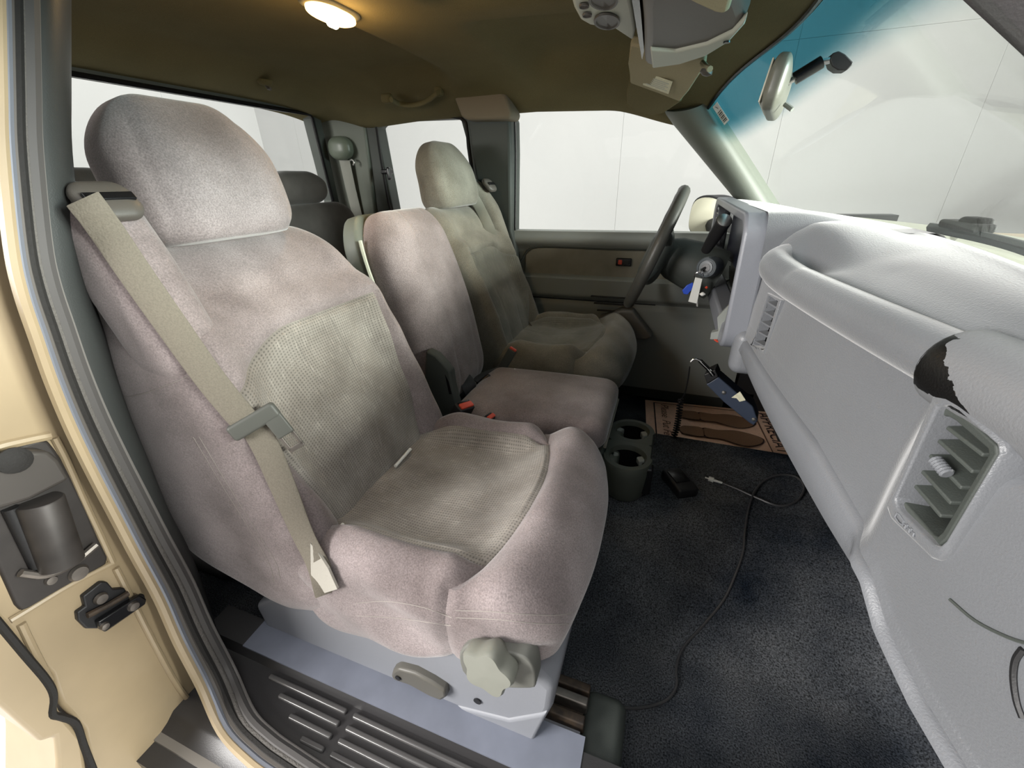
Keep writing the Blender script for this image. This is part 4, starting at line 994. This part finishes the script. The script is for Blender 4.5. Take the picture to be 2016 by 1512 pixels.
# interior mirror
im = thing('rear_view_mirror', tuple(at(1535, 180, y=0)), 'grey rear view mirror hanging on its stem from the windscreen', 'mirror')
mc = [at(a, b, y=.0) for a, b in ((1511, 150), (1520, 134), (1532, 130), (1546, 138), (1556, 160), (1558, 190), (1552, 212), (1538, 226), (1524, 222), (1511, 200), (1508, 175))]
P, F = cubegrid(lines(.016, .012, 4, 1), lines(.12, .03, 5, 6), lines(.041, .03, 5, 2)); R0 = rounded(P, (.016, .12, .041), (.012, .03, .03))
Rz = Matrix.Rotation(math.radians(-11), 4, 'Z') @ Matrix.Rotation(math.radians(8), 4, 'Y')
mcen = Vector(at(1531, 178, y=.02))
obj('mirror_housing', xf((R0, F), Matrix.Translation(mcen) @ Rz), mat('mirror_shell', (.13, .135, .11), .4), im)
obj('mirror_plate', xf(rbox((.003, .215, .062), .0012, 2, c=(-.0155, 0, 0)), Matrix.Translation(mcen) @ Rz), 'mirror', im)
obj('dipping_tab', tube([at(1545, 205, y=-.02), at(1560, 216, y=-.03)], .004, 8), 'trim', im)
m0, m1, m2 = at(1556, 160, y=.0), at(1618, 122, y=.0), at(1640, 118, y=.0)
obj('stem', tube([m0+(m1-m0)*.12, m0+(m1-m0)*.14, m1, m1+(m1-m0)*.02], [.006, .0105, .0105, .006], 12), 'gloss', im)
obj('ball_joint', tube([m0-(m1-m0)*.08, m0+(m1-m0)*.16], .005, 10), 'metal', im)
obj('ball_joint', tube([m1, m2], .005, 10), 'metal', im)
bt2 = [at(a, b, y=-.008) for a, b in ((1634, 118), (1640, 104), (1652, 100), (1664, 106), (1680, 122), (1679, 127), (1668, 138), (1650, 138), (1638, 130))]
obj('mount_button', prism(bt2, (0, .03, 0)), 'black', im, bevel=.006)
# rear grab handle and coat hook
gh = thing('grab_handle', tuple(on_head(810, 195)), "curved grab handle on the headliner above the driver's rear window", 'grab handle')
obj('handle_bar', tube(spline([on_head(a, b, d) for a, b, d in ((770, 196, .022), (785, 204, .048), (812, 207, .060), (838, 200, .052), (862, 182, .020))], 6), .007, 10, sc=(1, 1.3)), 'headliner', gh)
obj('handle_mount', xf(rbox((.04, .03, .03), .01), Matrix.Translation(Vector(on_head(762, 194, .004)))), 'headliner', gh)
obj('handle_mount', xf(rbox((.03, .03, .03), .01), Matrix.Translation(Vector(on_head(864, 180, .002)))), 'headliner', gh)
hk = on_head(521, 160, .004)
hko = thing('coat_hook', tuple(hk), 'small round coat hook on the headliner above the rear window', 'hook')
obj('hook_base', lathe([(.024, .004), (.024, -.002), (.018, -.010), (.012, -.012), (.001, -.012)], 22, tuple(hk), (.1, 0, 1)), 'headliner', hko)
obj('hook_post', tube([hk+np.array([0, 0, -.008]), hk+np.array([.006, .002, -.02]), hk+np.array([.016, .002, -.022])], .005, 8), 'con_dk', hko)

# ================================================================== BELTS AND BUCKLES
pb = thing('seat_belt', (-.1, -.66, .3), 'beige seat belt with grey tongue across the near passenger seat', 'seat belt')
bp = [(163, 392), (205, 447), (262, 532), (345, 650), (420, 755), (490, 838)]
bs = [on_pseat(p[0], p[1], .012, y=-.68) for p in spline([(q[0], q[1], 0) for q in bp], 6)]
for _ in range(6): bs = [bs[0]]+[(bs[i-1]+2*bs[i]+bs[i+1])/4 for i in range(1, len(bs)-1)]+[bs[-1]]
obj('webbing', ribbon(bs, (.62, -.75, .25), .039, .003), 'belt', pb)
b2 = [on_pseat(a, b, .010, y=-.70) for a, b in ((500, 838), (528, 890), (560, 965), (595, 1050), (630, 1120), (645, 1168))]
nr = [(.62, -.75, .25), (.6, -.77, .2), (.5, -.85, .15), (.35, -.92, .1), (.45, -.88, .12), (.7, -.7, .1)]
n2 = spline(nr, 6)
obj('lap_webbing', ribbon(spline(b2, 6), n2, .038, .003), 'belt', pb)
ea = [on_pseat(a, b, .022, y=-.722) for a, b in ((611, 1070), (622, 1082), (646, 1120), (664, 1160), (625, 1172), (612, 1130))]
obj('webbing_end', prism(ea, (0, .004, 0)), mat('belt_pale', (.42, .40, .35), .8, bump=.3, bscale=300), pb)
tg = on_pseat(503, 828, .018, y=-.70)
dirb = (bs[-1]-bs[-6]); dirb /= np.linalg.norm(dirb)
nb = np.array((.62, -.75, .25)); nb = nb-dirb*(nb@dirb); nb /= np.linalg.norm(nb); sb = np.cross(dirb, nb)
if (np.array([RT@sb]))[0] < 0: sb = -sb
A = Matrix(((sb[0], dirb[0], nb[0], tg[0]), (sb[1], dirb[1], nb[1], tg[1]), (sb[2], dirb[2], nb[2], tg[2]), (0, 0, 0, 1)))
tn = obj('tongue', join(xf(rbox((.074, .026, .014), .006, 4, c=(-.002, 0, 0)), A), xf(rbox((.026, .036, .008), .003, 3, c=(.022, .024, .002)), A)), mat('tongue_grey', (.085, .088, .078), .5), pb, flip=np.linalg.det(np.array(A)[:3, :3]) < 0)
obj('tongue_plate', join(*[xf(rbox((.005, .034, .003), .001, 2, c=(.022+s_, .05, .002)), A) for s_ in (-.0095, .0095)], xf(rbox((.024, .008, .003), .001, 2, c=(.022, .066, .002)), A)), 'steel', tn)
# driver belt
db = thing('seat_belt', (-.2, .68, .4), "grey beige seat belt with silver tongue beside the driver's seat", 'seat belt')
_dv = [v.co.copy() for v in bpy.data.objects['trim_2'].data.vertices]
_dtr = [bvh_of(dseat, ('backrest', 'shoulder_tower', 'cushion_bolster', 'cushion_front_roll')), BVHTree.FromPolygons(_dv, [tuple(p.vertices) for p in bpy.data.objects['trim_2'].data.polygons])]
def on_dseat(a, b, off, y):
    best = None
    for t in _dtr:
        d = Vector(ray(a, b)).normalized(); h, n, i, l = t.ray_cast(Vector(CP), d)
        if h is not None and (best is None or l < best[0]): best = (l, np.array(h-d*off))
    lim = at(a, b, y=y)
    if best is None: return lim
    return best[1] if best[0]-off < np.linalg.norm(lim-CP) else lim
bd = [on_dseat(a, b, .035, y) for a, b, y in ((930, 384, .63), (942, 404, .64), (964, 450, .655), (985, 503, .668), (1008, 540, .675))]
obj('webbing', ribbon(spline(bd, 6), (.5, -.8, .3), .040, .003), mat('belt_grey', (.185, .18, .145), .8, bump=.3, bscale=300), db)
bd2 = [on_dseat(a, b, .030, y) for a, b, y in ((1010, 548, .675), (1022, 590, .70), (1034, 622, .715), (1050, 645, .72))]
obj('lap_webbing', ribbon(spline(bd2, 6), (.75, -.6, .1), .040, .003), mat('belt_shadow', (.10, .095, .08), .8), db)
dt_ = on_dseat(1009, 536, .045, .672)
obj('tongue', rbox((.055, .018, .026), .006, c=tuple(dt_)), 'trim', db)
_ty = dt_[1]-.004
tp_ = [at(a, b, y=_ty) for a, b in ((1002, 541), (1021, 541), (1020, 560), (1014, 563), (1008, 561))]
obj('tongue_plate', prism(tp_, (0, .003, 0)), 'white', db)
obj('tongue_hole', prism([at(a, b, y=_ty-.0015) for a, b in ((1012, 549), (1015, 549), (1015, 557), (1012, 557))], (0, .001, 0)), 'black', db)
# rear belt with domed cover
rb = thing('seat_belt', (-.8, .68, .8), 'pale rear seat belt under a domed grey cover on the corner pillar', 'seat belt')
rc_ = on_side(671, 292, .05)
P, F = cubegrid(lines(.058, .05, 6, 1), lines(.035, .03, 5, 1), lines(.046, .04, 6, 1)); R0 = rounded(P, (.058, .035, .046), (.05, .03, .04))
obj('cover', (R0+np.array(rc_), F), mat('cover_grey', (.115, .135, .105), .4), rb)
obj('webbing', ribbon([on_side(a, b, .055) for a, b in ((678, 315), (690, 370), (700, 410), (708, 442))], (.2, -1, 0), .050, .003), mat('belt_light', (.26, .265, .235), .8, bump=.3, bscale=300), rb)
obj('guide_loop', tube([np.array(on_side(693, 320, .06))+.011*np.array((math.cos(a), 0, math.sin(a))) for a in np.linspace(-1.2, 2.4, 10)], .004, 8), 'metal', rb)

def buckle(name, label, base, tip, w, th, ln, m, normal, red=True):
    e = thing(name, tuple(base), label, 'buckle')
    d = np.array(tip)-np.array(base); d /= np.linalg.norm(d); n = np.array(normal, float); n = n-d*(n@d); n /= np.linalg.norm(n); s = np.cross(d, n)
    A = Matrix(((s[0], n[0], d[0], tip[0]), (s[1], n[1], d[1], tip[1]), (s[2], n[2], d[2], tip[2]), (0, 0, 0, 1)))
    fl_ = np.linalg.det(np.array(A)[:3, :3]) < 0
    L = np.linalg.norm(np.array(tip)-np.array(base))
    obj('housing', xf(rbox((w, th, ln), .005, 3, c=(0, 0, -ln/2)), A), m, e, flip=fl_)
    obj('stalk', xf(rbox((w*.7, th*.5, max(.02, L-ln+.02)), .003, 2, c=(0, 0, -ln-(L-ln)/2+.008)), A), 'belt_b', e, flip=fl_)
    if red:
        obj('release_button', xf(rbox((w*.82, th*.55, .008), .003, 3, c=(0, th*.1, .002)), A), 'red', e, flip=fl_)
        obj('tongue_slot', xf(rbox((w*.75, th*.14, .004), .001, 2, c=(0, -th*.30, .0)), A), 'gloss', e, flip=fl_)
    return e
buckle('belt_buckle', 'black buckle with bright red button beside the passenger backrest', at(880, 862, y=-.185), at(916, 797, y=-.190), .052, .032, .062, 'black', (1, -.35, .15))
buckle('belt_buckle', 'small red topped buckle half hidden behind the passenger cushion', at(945, 850, y=-.165), at(965, 820, y=-.17), .034, .022, .04, 'black', (1, -.2, .3))
buckle('belt_buckle', "long black buckle with red end leaning over the driver's cushion", at(968, 760, y=.14), at(1010, 688, y=.155), .030, .020, .088, 'trim_dk', (.2, -1, .3))
# centre lap belt: folded loop and loose strap
lb_ = thing('lap_belt', tuple(at(930, 770, y=.02)), 'black centre lap belt folded at the foot of the centre backrest', 'lap belt')
q = [at(912, 742, y=-.02), at(920, 752, y=-.03), at(926, 766, y=-.035), at(930, 778, y=-.02), at(918, 776, y=.0)]
obj('belt_loop', ribbon(spline(q, 5), [(.7, -.5, .5)]*21, .046, .003), 'belt_b', lb_)
obj('adjuster', xf(rbox((.05, .035, .014), .004), frame(at(952, 748, y=.05), (.5, .5, .35), (0, 1, 0))), 'gloss', lb_)
obj('strap', ribbon(spline([at(938, 752, y=.03), at(955, 742, y=.07), at(975, 735, y=.10), at(990, 728, y=.13)], 5), (.1, -.6, .8), .04, .003), 'belt_b', lb_)
obj('metal_tongue', prism([at(a, b, y=.12) for a, b in ((1002, 742), (1012, 726), (1020, 732), (1024, 746))], (0, .006, 0)), 'metal', lb_, bevel=.001)

# ================================================================== FLOOR THINGS
def on_floor(a, b, d=0.):
    z = .05
    for _ in range(40):
        p = at(a, b, z=z); z = .6*z+.4*(floor_z(p[0], p[1])+d)
    return at(a, b, z=z)
# paper mat in the driver's footwell
MZ = .006
pm = thing('paper_mat', (.75, .6, MZ), "brown paper floor mat with shoe prints in the driver's footwell", 'paper mat')
mo = np.array(at(1270, 787, z=MZ)); mu = np.array(at(1480, 808, z=MZ))-mo; mlen = np.linalg.norm(mu); mu /= mlen
mv = np.array([mu[1], -mu[0], 0.]); ML = mlen+.14; MW = .42
def mpt(u, v, h=.0): return mo+mu*u+mv*v+np.array([0, 0, h])
us_ = np.linspace(0, ML, 16); vs_ = np.linspace(0, MW, 10)
obj('sheet', sheet(lambda u, v: mpt(u, v, .004*math.sin(u*14+v*9)*math.sin(v*11)), us_, vs_, .0006, (0, 0, -1)), 'paper', pm)
def flat(name, pts, m, h=.006): return obj(name, prism([mpt(u, v, h) for u, v in pts], (0, 0, .0005)), m, pm, smooth=False)
flat('border_line', [(.035, .028), (ML-.03, .028), (ML-.03, .032), (.035, .032)], 'ink')
flat('border_line', [(.035, .028), (.040, .028), (.040, MW-.02), (.035, MW-.02)], 'inkd')
flat('border_line', [(ML-.145, .03), (ML-.141, .03), (ML-.141, MW-.02), (ML-.145, MW-.02)], 'ink')
def shoe(v0, du):
    heel = [(.14+du, v0), (.13+du, v0+.02), (.135+du, v0+.045), (.15+du, v0+.055), (.215+du, v0+.058), (.215+du, v0-.004), (.16+du, v0-.008)]
    sole = [(.225+du, v0-.004), (.225+du, v0+.058), (.28+du, v0+.062), (.33+du, v0+.085), (.37+du, v0+.09), (.41+du, v0+.07), (.43+du, v0+.042), (.425+du, v0+.02), (.39+du, v0+.0), (.34+du, v0-.012), (.28+du, v0-.002)]
    for nm, P_ in (('heel_print', heel), ('sole_print', sole)):
        S_ = [(p[0], p[1]) for p in spline([(a, b, 0) for a, b in P_], 4, True)]
        c = np.mean(S_, axis=0); big = [tuple(c+(np.array(p)-c)*1.05) for p in S_]
        flat(nm, big, 'inkd', .0055); flat(nm, S_, mat('sole_tan', (.27, .155, .09), .9, fine=.15, fscale=400) if 'sole_tan' not in bpy.data.materials else bpy.data.materials['sole_tan'], .0062)
shoe(.085, 0.); shoe(.215, .0)
def text(nm, s, u, v, size, m, shear=0., rot=0.):
    cu = bpy.data.curves.new('tmp', 'FONT'); cu.body = s; cu.size = size; cu.shear = shear; cu.extrude = .0002; cu.resolution_u = 3
    o = bpy.data.objects.new('tmp', cu); me = bpy.data.meshes.new_from_object(o)
    # text runs along +v (towards the passenger side), its top faces the front of the mat
    p = mpt(u, v, .0075)
    A = Matrix(((mv[0], mu[0], 0, p[0]), (mv[1], mu[1], 0, p[1]), (0, 0, 1, p[2]), (0, 0, 0, 1)))
    me.transform(A @ Matrix.Scale(1, 4))
    bpy.data.objects.remove(o); bpy.data.curves.remove(cu)
    me.name = nm; me.materials.clear(); me.materials.append(M[m])
    ob = bpy.data.objects.new(nm, me); put(ob, pm); return ob
text('lettering', 'Please', .066, .040, .046, 'ink', .35); text('lettering', 'Put Feet', .066, .178, .046, 'ink', .35)
text('lettering', 'APPRECIATE', ML-.125, .03, .060, 'inkd')

# small black module, coiled cord, aerial lead
md = on_floor(1337, 950, .016)
mo_ = thing('control_module', tuple(md), 'small black box lying on the carpet beside the cup holder', 'module')
A = frame(md, (.5, -.85, 0), (.85, .5, 0))
obj('case', xf(rbox((.095, .058, .030), .006, 3), A), 'black', mo_)
obj('case_plate', xf(rbox((.05, .040, .004), .001, 2, c=(-.008, 0, .016)), A), 'gloss', mo_)
cc = thing('coiled_cord', tuple(at(1335, 850, y=.25)), 'black coiled cord hanging down to the tunnel carpet', 'cord')
ax = spline([at(1340, 785, y=.30), at(1336, 820, y=.27), at(1330, 850, y=.245), at(1318, 878, y=.22), at(1306, 893, y=.20)], 8)
ax = [np.array(p) for p in ax]; coil = []; turns = 26; K = turns*8
for i in range(K+1):
    t = i/K*(len(ax)-1); j = min(int(t), len(ax)-2); p = ax[j]+(ax[j+1]-ax[j])*(t-j); tn_ = ax[j+1]-ax[j]; tn_ /= np.linalg.norm(tn_)
    e1 = np.cross(tn_, (0, 1, 0)); e1 /= np.linalg.norm(e1); e2 = np.cross(tn_, e1); a = 2*math.pi*turns*i/K
    coil.append(p+.0085*(math.cos(a)*e1+math.sin(a)*e2))
obj('coil', tube(coil, .0026, 6), 'gloss', cc)
obj('lead', tube(spline([at(1358, 722, y=.20), at(1354, 750, y=.24), at(1348, 775, y=.28), at(1340, 787, y=.30)], 5), .002, 6), 'black', cc)
al = thing('aerial_cable', tuple(on_floor(1480, 975)), 'thin black cable with a white plug looping over the carpet to the seat', 'cable')
cab = [(1420, 950), (1450, 962), (1490, 980), (1535, 996), (1570, 985), (1583, 958), (1565, 938), (1530, 936), (1498, 952), (1478, 985), (1467, 1040), (1463, 1085), (1448, 1130), (1425, 1180), (1385, 1230), (1345, 1275), (1332, 1315), (1332, 1350), (1312, 1378), (1270, 1392), (1225, 1393), (1175, 1380), (1135, 1352), (1110, 1330)]
obj('lead', tube(spline([on_floor(a, b, .006) for a, b in cab], 5), .0028, 7), mat('cable_grey', (.05, .05, .052), .35), al)
w0, w1_ = on_floor(1388, 940, .008), on_floor(1422, 951, .008)
obj('plug', tube([w0, w0+(w1_-w0)*.2, w0+(w1_-w0)*.21, w0+(w1_-w0)*.5, w0+(w1_-w0)*.51, w1_], [.002, .002, .0075, .0075, .004, .003], 10), 'white', al)
# navy bracket under the dash with plug and tag
nbk = thing('radio_bracket', tuple(at(1435, 790, y=.10)), 'navy box bracket with a chrome plug hanging under the dash centre', 'bracket')
bxo = [at(a, b, y=.10) for a, b in ((1390, 757), (1414, 742), (1452, 775), (1482, 800), (1492, 828), (1484, 838), (1474, 832), (1425, 792))]
obj('bracket_box', prism(bxo, (.01, .05, 0)), 'navy', nbk, bevel=.003)
obj('bracket_head', prism([at(a, b, y=.095) for a, b in ((1386, 738), (1408, 728), (1414, 742), (1392, 756))], (.01, .05, 0)), 'black', nbk, bevel=.002)
obj('chrome_plug', tube(spline([at(a, b, y=.10) for a, b in ((1360, 712), (1366, 707), (1376, 709), (1386, 718), (1396, 728), (1404, 738))], 4), [.0035]*9+[.006]*8+[.008]*4, 10), 'chrome', nbk)
for a, b in ((1425, 773), (1484, 826)):
    obj('rivet', lathe([(.006, 0), (.005, .002), (.001, .003)], 10, tuple(at(a, b, y=.099)), (0, -1, 0)), 'metal', nbk)
obj('paper_tag', prism([at(a, b, y=.092) for a, b in ((1440, 783), (1457, 771), (1468, 788), (1456, 791), (1450, 784))], (0, .001, 0)), 'label', nbk, smooth=False)
# pedals in the dark footwell
pdl = thing('brake_pedal', (.98, .38, .2), 'dark pedal arm low in the driver footwell', 'pedal')
obj('pedal_pad', xf(rbox((.02, .12, .06), .008), Matrix.Translation((.96, .38, .17)) @ Matrix.Rotation(.5, 4, 'Y')), 'rubber', pdl)
obj('pedal_arm', tube([(.97, .38, .18), (1.02, .38, .35), (1.05, .38, .55)], .009, 8), 'black', pdl)

# ================================================================== DOOR OPENING: sill, jamb, weatherstrip
sp = thing('scuff_plate', (.2, -.78, .06), 'ribbed grey door sill plate below the passenger seat', 'sill plate')
def sy(y): return float(np.interp(y, [-.90, -.875, -.86, -.745, -.735, -.66], [.045, .055, .066, .070, .088, .092]))
obj('plate', sheet(lambda x, y: (x, y, sy(y)), np.linspace(-.30, .80, 16), [-.93, -.90, -.885, -.875, -.865, -.86, -.80, -.75, -.745, -.74, -.735, -.72, -.69, -.68], .03, (0, 0, -1)), mat('sill_grey', (.032, .031, .032), .34, bump=.08, bscale=600), sp)
obj('upper_step', prism([(-.19, -.737, .0895), (.50, -.737, .0895), (.50, -.66, .0935), (-.19, -.66, .0935)], (0, 0, -.004)), mat('sill_blue', (.17, .185, .23), .5, var=.08, vscale=20), sp, smooth=False)
for k in range(5):
    y_ = -.757-.0195*k
    for x0, x1 in ((-.10+.045*k, .085), (.10, .62)):
        obj('rib', rbox((x1-x0, .0095, .008), .0035, 3, c=((x0+x1)/2, y_, sy(y_)+.003)), mat('rib_grey', (.075, .073, .072), .2) if 'rib_grey' not in bpy.data.materials else bpy.data.materials['rib_grey'], sp)
# painted jamb of the rear access door, seen front-on
jb = thing('door_jamb', (-.25, -.85, .3), 'champagne painted door jamb with latch pocket at the left edge', 'door jamb')
JX = -.225
pj = lambda L, x=JX: [at(a, b, x=x) for a, b in L]
jo = [(-260, -260), (-4, -260), (2, 0), (6, 180), (10, 300), (26, 480), (42, 567), (68, 654), (96, 740), (132, 827), (172, 914), (217, 1001), (255, 1074), (302, 1161), (342, 1247), (386, 1334), (430, 1392), (452, 1412), (452, 1425), (440, 1440), (425, 1470), (470, 1640), (175, 1640), (178, 1512), (165, 1440), (120, 1390), (100, 1330), (60, 1290), (0, 1228), (-260, 960)]
obj('jamb_panel', prism(pj(jo), (-.10, 0, 0)), 'paint', jb, bevel=.006)
obj('outer_skin', prism(pj([(-260, 940), (0, 1222), (62, 1296), (100, 1345), (118, 1400), (162, 1452), (172, 1520), (172, 1640), (110, 1640), (113, 1500), (108, 1452), (78, 1462), (0, 1392), (-260, 1200)], JX+.012), (-.14, 0, 0)), 'paint', jb, bevel=.005)
obj('hem_seam', tube(spline(pj([(-40, 1185), (0, 1230), (50, 1290), (92, 1340), (106, 1370), (104, 1405), (122, 1412), (150, 1425), (166, 1470), (190, 1530)], JX+.012), 4), .0045, 6), 'rubber', jb)
def bead(L, r=.0045, x=JX+.002): obj('pressed_bead', tube(spline(pj(L, x), 4), r, 8), 'paint', jb)
bead([(20, 1222), (60, 1198), (140, 1150), (222, 1108)]); bead([(222, 1108), (200, 1060), (165, 985), (130, 905), (108, 862)])
bead([(228, 1118), (300, 1260), (350, 1350), (390, 1400)]); bead([(42, 1228), (62, 1270), (98, 1340)]); bead([(-60, 900), (0, 880), (50, 868), (98, 858)], .006)
# latch pocket with roller
lt = thing('door_latch', tuple(at(100, 1030, x=JX)), 'dark door latch pocket with a steel roller in the jamb', 'latch')
lo_ = [(-40, 905), (0, 890), (70, 868), (96, 868), (112, 888), (140, 935), (172, 1000), (196, 1060), (214, 1095), (210, 1112), (60, 1198), (42, 1204), (30, 1192), (-30, 1060), (-60, 1000)]
obj('pocket_plate', prism(pj(lo_, JX+.004), (-.012, 0, 0)), mat('latch_dark', (.028, .024, .022), .55, var=.2, vscale=30), lt, bevel=.004)
obj('upper_shroud', prism(pj([(-50, 930), (0, 905), (60, 888), (98, 888), (118, 905), (138, 938), (136, 946), (60, 985), (0, 1003), (-50, 1015)], JX+.028), (-.03, 0, 0)), mat('shroud_steel', (.075, .068, .062), .45, metal=.3), lt, bevel=.008)
obj('shroud_screw', lathe([(.0001, .0), (.016, 0), (.016, .004), (.008, .007), (.001, .007)], 20, tuple(at(27, 906, x=JX+.028)), (1, 0, .1)), 'rubber', lt)
ra_, rb_ = at(78, 985, x=JX+.016), at(122, 1108, x=JX+.016)
obj('roller', tube([ra_, ra_+(rb_-ra_)*.02, rb_], [.0215, .023, .023], 24), mat('roller_steel', (.045, .04, .037), .5, metal=.2, var=.25, vscale=25), lt)
obj('roller_rail', tube(pj([(20, 1000), (75, 1115)], JX+.008), .008, 10), 'black', lt)
obj('guide_lip', tube(spline(pj([(40, 1128), (90, 1132), (140, 1112), (190, 1072)], JX+.012), 4), .005, 8), 'steel', lt)
for a, b, r_ in ((155, 1128, .012), (100, 1142, .007)): obj('pocket_screw', lathe([(r_, 0), (r_*.8, .004), (.001, .0045)], 16, tuple(at(a, b, x=JX+.005)), (1, 0, 0)), 'steel', lt)
# striker bracket
sk = thing('striker_bracket', tuple(at(220, 1195, x=JX)), 'black stamped striker bracket bolted below the latch pocket', 'bracket')
so = [(163, 1175), (200, 1146), (212, 1146), (224, 1160), (246, 1158), (254, 1172), (256, 1184), (284, 1170), (289, 1184), (284, 1192), (208, 1245), (196, 1238), (170, 1238), (154, 1222), (152, 1206), (168, 1195)]
obj('bracket_plate', prism(pj(so, JX+.008), (-.010, 0, 0)), 'black', sk, bevel=.002)
obj('striker_bar', prism(pj([(193, 1225), (276, 1172), (289, 1180), (287, 1190), (208, 1243), (198, 1240)], JX+.018), (-.010, 0, 0)), 'gloss', sk, bevel=.002)
obj('bracket_ridge', tube(pj([(172, 1212), (215, 1190), (252, 1168)], JX+.012), .0045, 8), 'rust', sk)
for a, b, r_ in ((198, 1178, .009), (262, 1193, .008), (205, 1232, .006)): obj('bolt', lathe([(r_, 0), (r_*.8, .005), (.001, .006)], 14, tuple(at(a, b, x=JX+.010 if a < 200 else JX+.018)), (1, 0, 0)), 'steel', sk)
# weatherstrip bands and inner trim sweeping down to the sill
GP = [(25, -120), (31, 0), (35, 180), (39, 300), (57, 480), (75, 567), (104, 654), (134, 740), (170, 827), (212, 914), (257, 1001), (295, 1074), (342, 1161), (380, 1247), (425, 1334), (465, 1421), (514, 1473), (562, 1508), (640, 1560)]
GX = [-.19]*13+[-.183, -.165, -.125, None, None, None]
def wpath(off, dx=0.):
    out = []
    for i, ((a, b), x) in enumerate(zip(GP, GX)):
        p, q = np.array(GP[max(0, i-1)], float), np.array(GP[min(len(GP)-1, i+1)], float); t = (q-p)/np.linalg.norm(q-p)
        n = np.array([t[1], -t[0]])*off
        p = at(a+n[0], b+n[1], x=x+dx) if x is not None else at(a+n[0], b+n[1], z=.084)
        out.append(p if p[2] > .084 else at(a+n[0], b+n[1], z=.084))
    return spline(out, 5)
wsn = thing('weatherstrip', (-.19, -.76, .05), 'ribbed grey rubber weatherstrip round the door opening', 'weatherstrip')
obj('jamb_flange', tube(wpath(-34), .0075, 8), 'paint', wsn)
obj('outer_lip', tube(wpath(-22), .0065, 8), mat('lip_steel', (.20, .215, .25), .3, metal=.3), wsn)
obj('pinch_rubber', tube(wpath(-9), .0058, 8), mat('pinch_grey', (.08, .072, .064), .5), wsn)
obj('rubber_channel', tube(wpath(1), .0072, 8), 'rubber', wsn)
obj('bulb_seal', tube(wpath(13), .0062, 10), 'seal', wsn)
obj('seal_flange', tube(wpath(27), .0085, 8), mat('flange_grey', (.07, .066, .064), .6), wsn)
obj('inner_lip', tube(wpath(41), .0030, 8), mat('inner_lip', (.17, .16, .15), .5), wsn)
# grey inner B pillar trim, passenger side
TY = [-160, 0, 180, 300, 480, 567, 654, 740, 827, 914, 1001, 1074, 1161, 1247, 1334, 1421, 1450]
TL = [72, 76, 80, 84, 106, 120, 144, 174, 210, 250, 294, 326, 366, 398, 436, 482, 508]
TR = [141, 141, 141, 143, 162, 178, 206, 230, 260, 296, 331, 369, 404, 430, 466, 522, 540]
TX = [-.190]*13+[-.185, -.17, -.12, -.09]
A2 = spline([at(a-6, b, x=x-.005) for a, b, x in zip(TL, TY, TX)], 4)
I2 = spline([at(a, b, x=x-.045) for a, b, x in zip(TR, TY, TX)], 4)
def btrim(i, v):
    p = A2[int(i)]*(1-v)+I2[int(i)]*v; return p+np.array((.012*math.sin(math.pi*v), 0, 0))
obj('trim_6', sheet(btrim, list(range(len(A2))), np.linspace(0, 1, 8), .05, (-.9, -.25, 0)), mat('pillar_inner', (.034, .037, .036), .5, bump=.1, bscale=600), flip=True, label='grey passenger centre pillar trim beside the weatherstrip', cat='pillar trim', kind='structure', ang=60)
# rocker below the sill
obj('trim_7', prism([(-.28, -.90, .05), (.95, -.90, .05), (.95, -.93, -.25), (-.28, -.93, -.25)], (0, .10, 0)), mat('rocker_grey', (.20, .185, .165), .5), smooth=False, label='painted rocker panel under the door sill', cat='rocker', kind='structure')
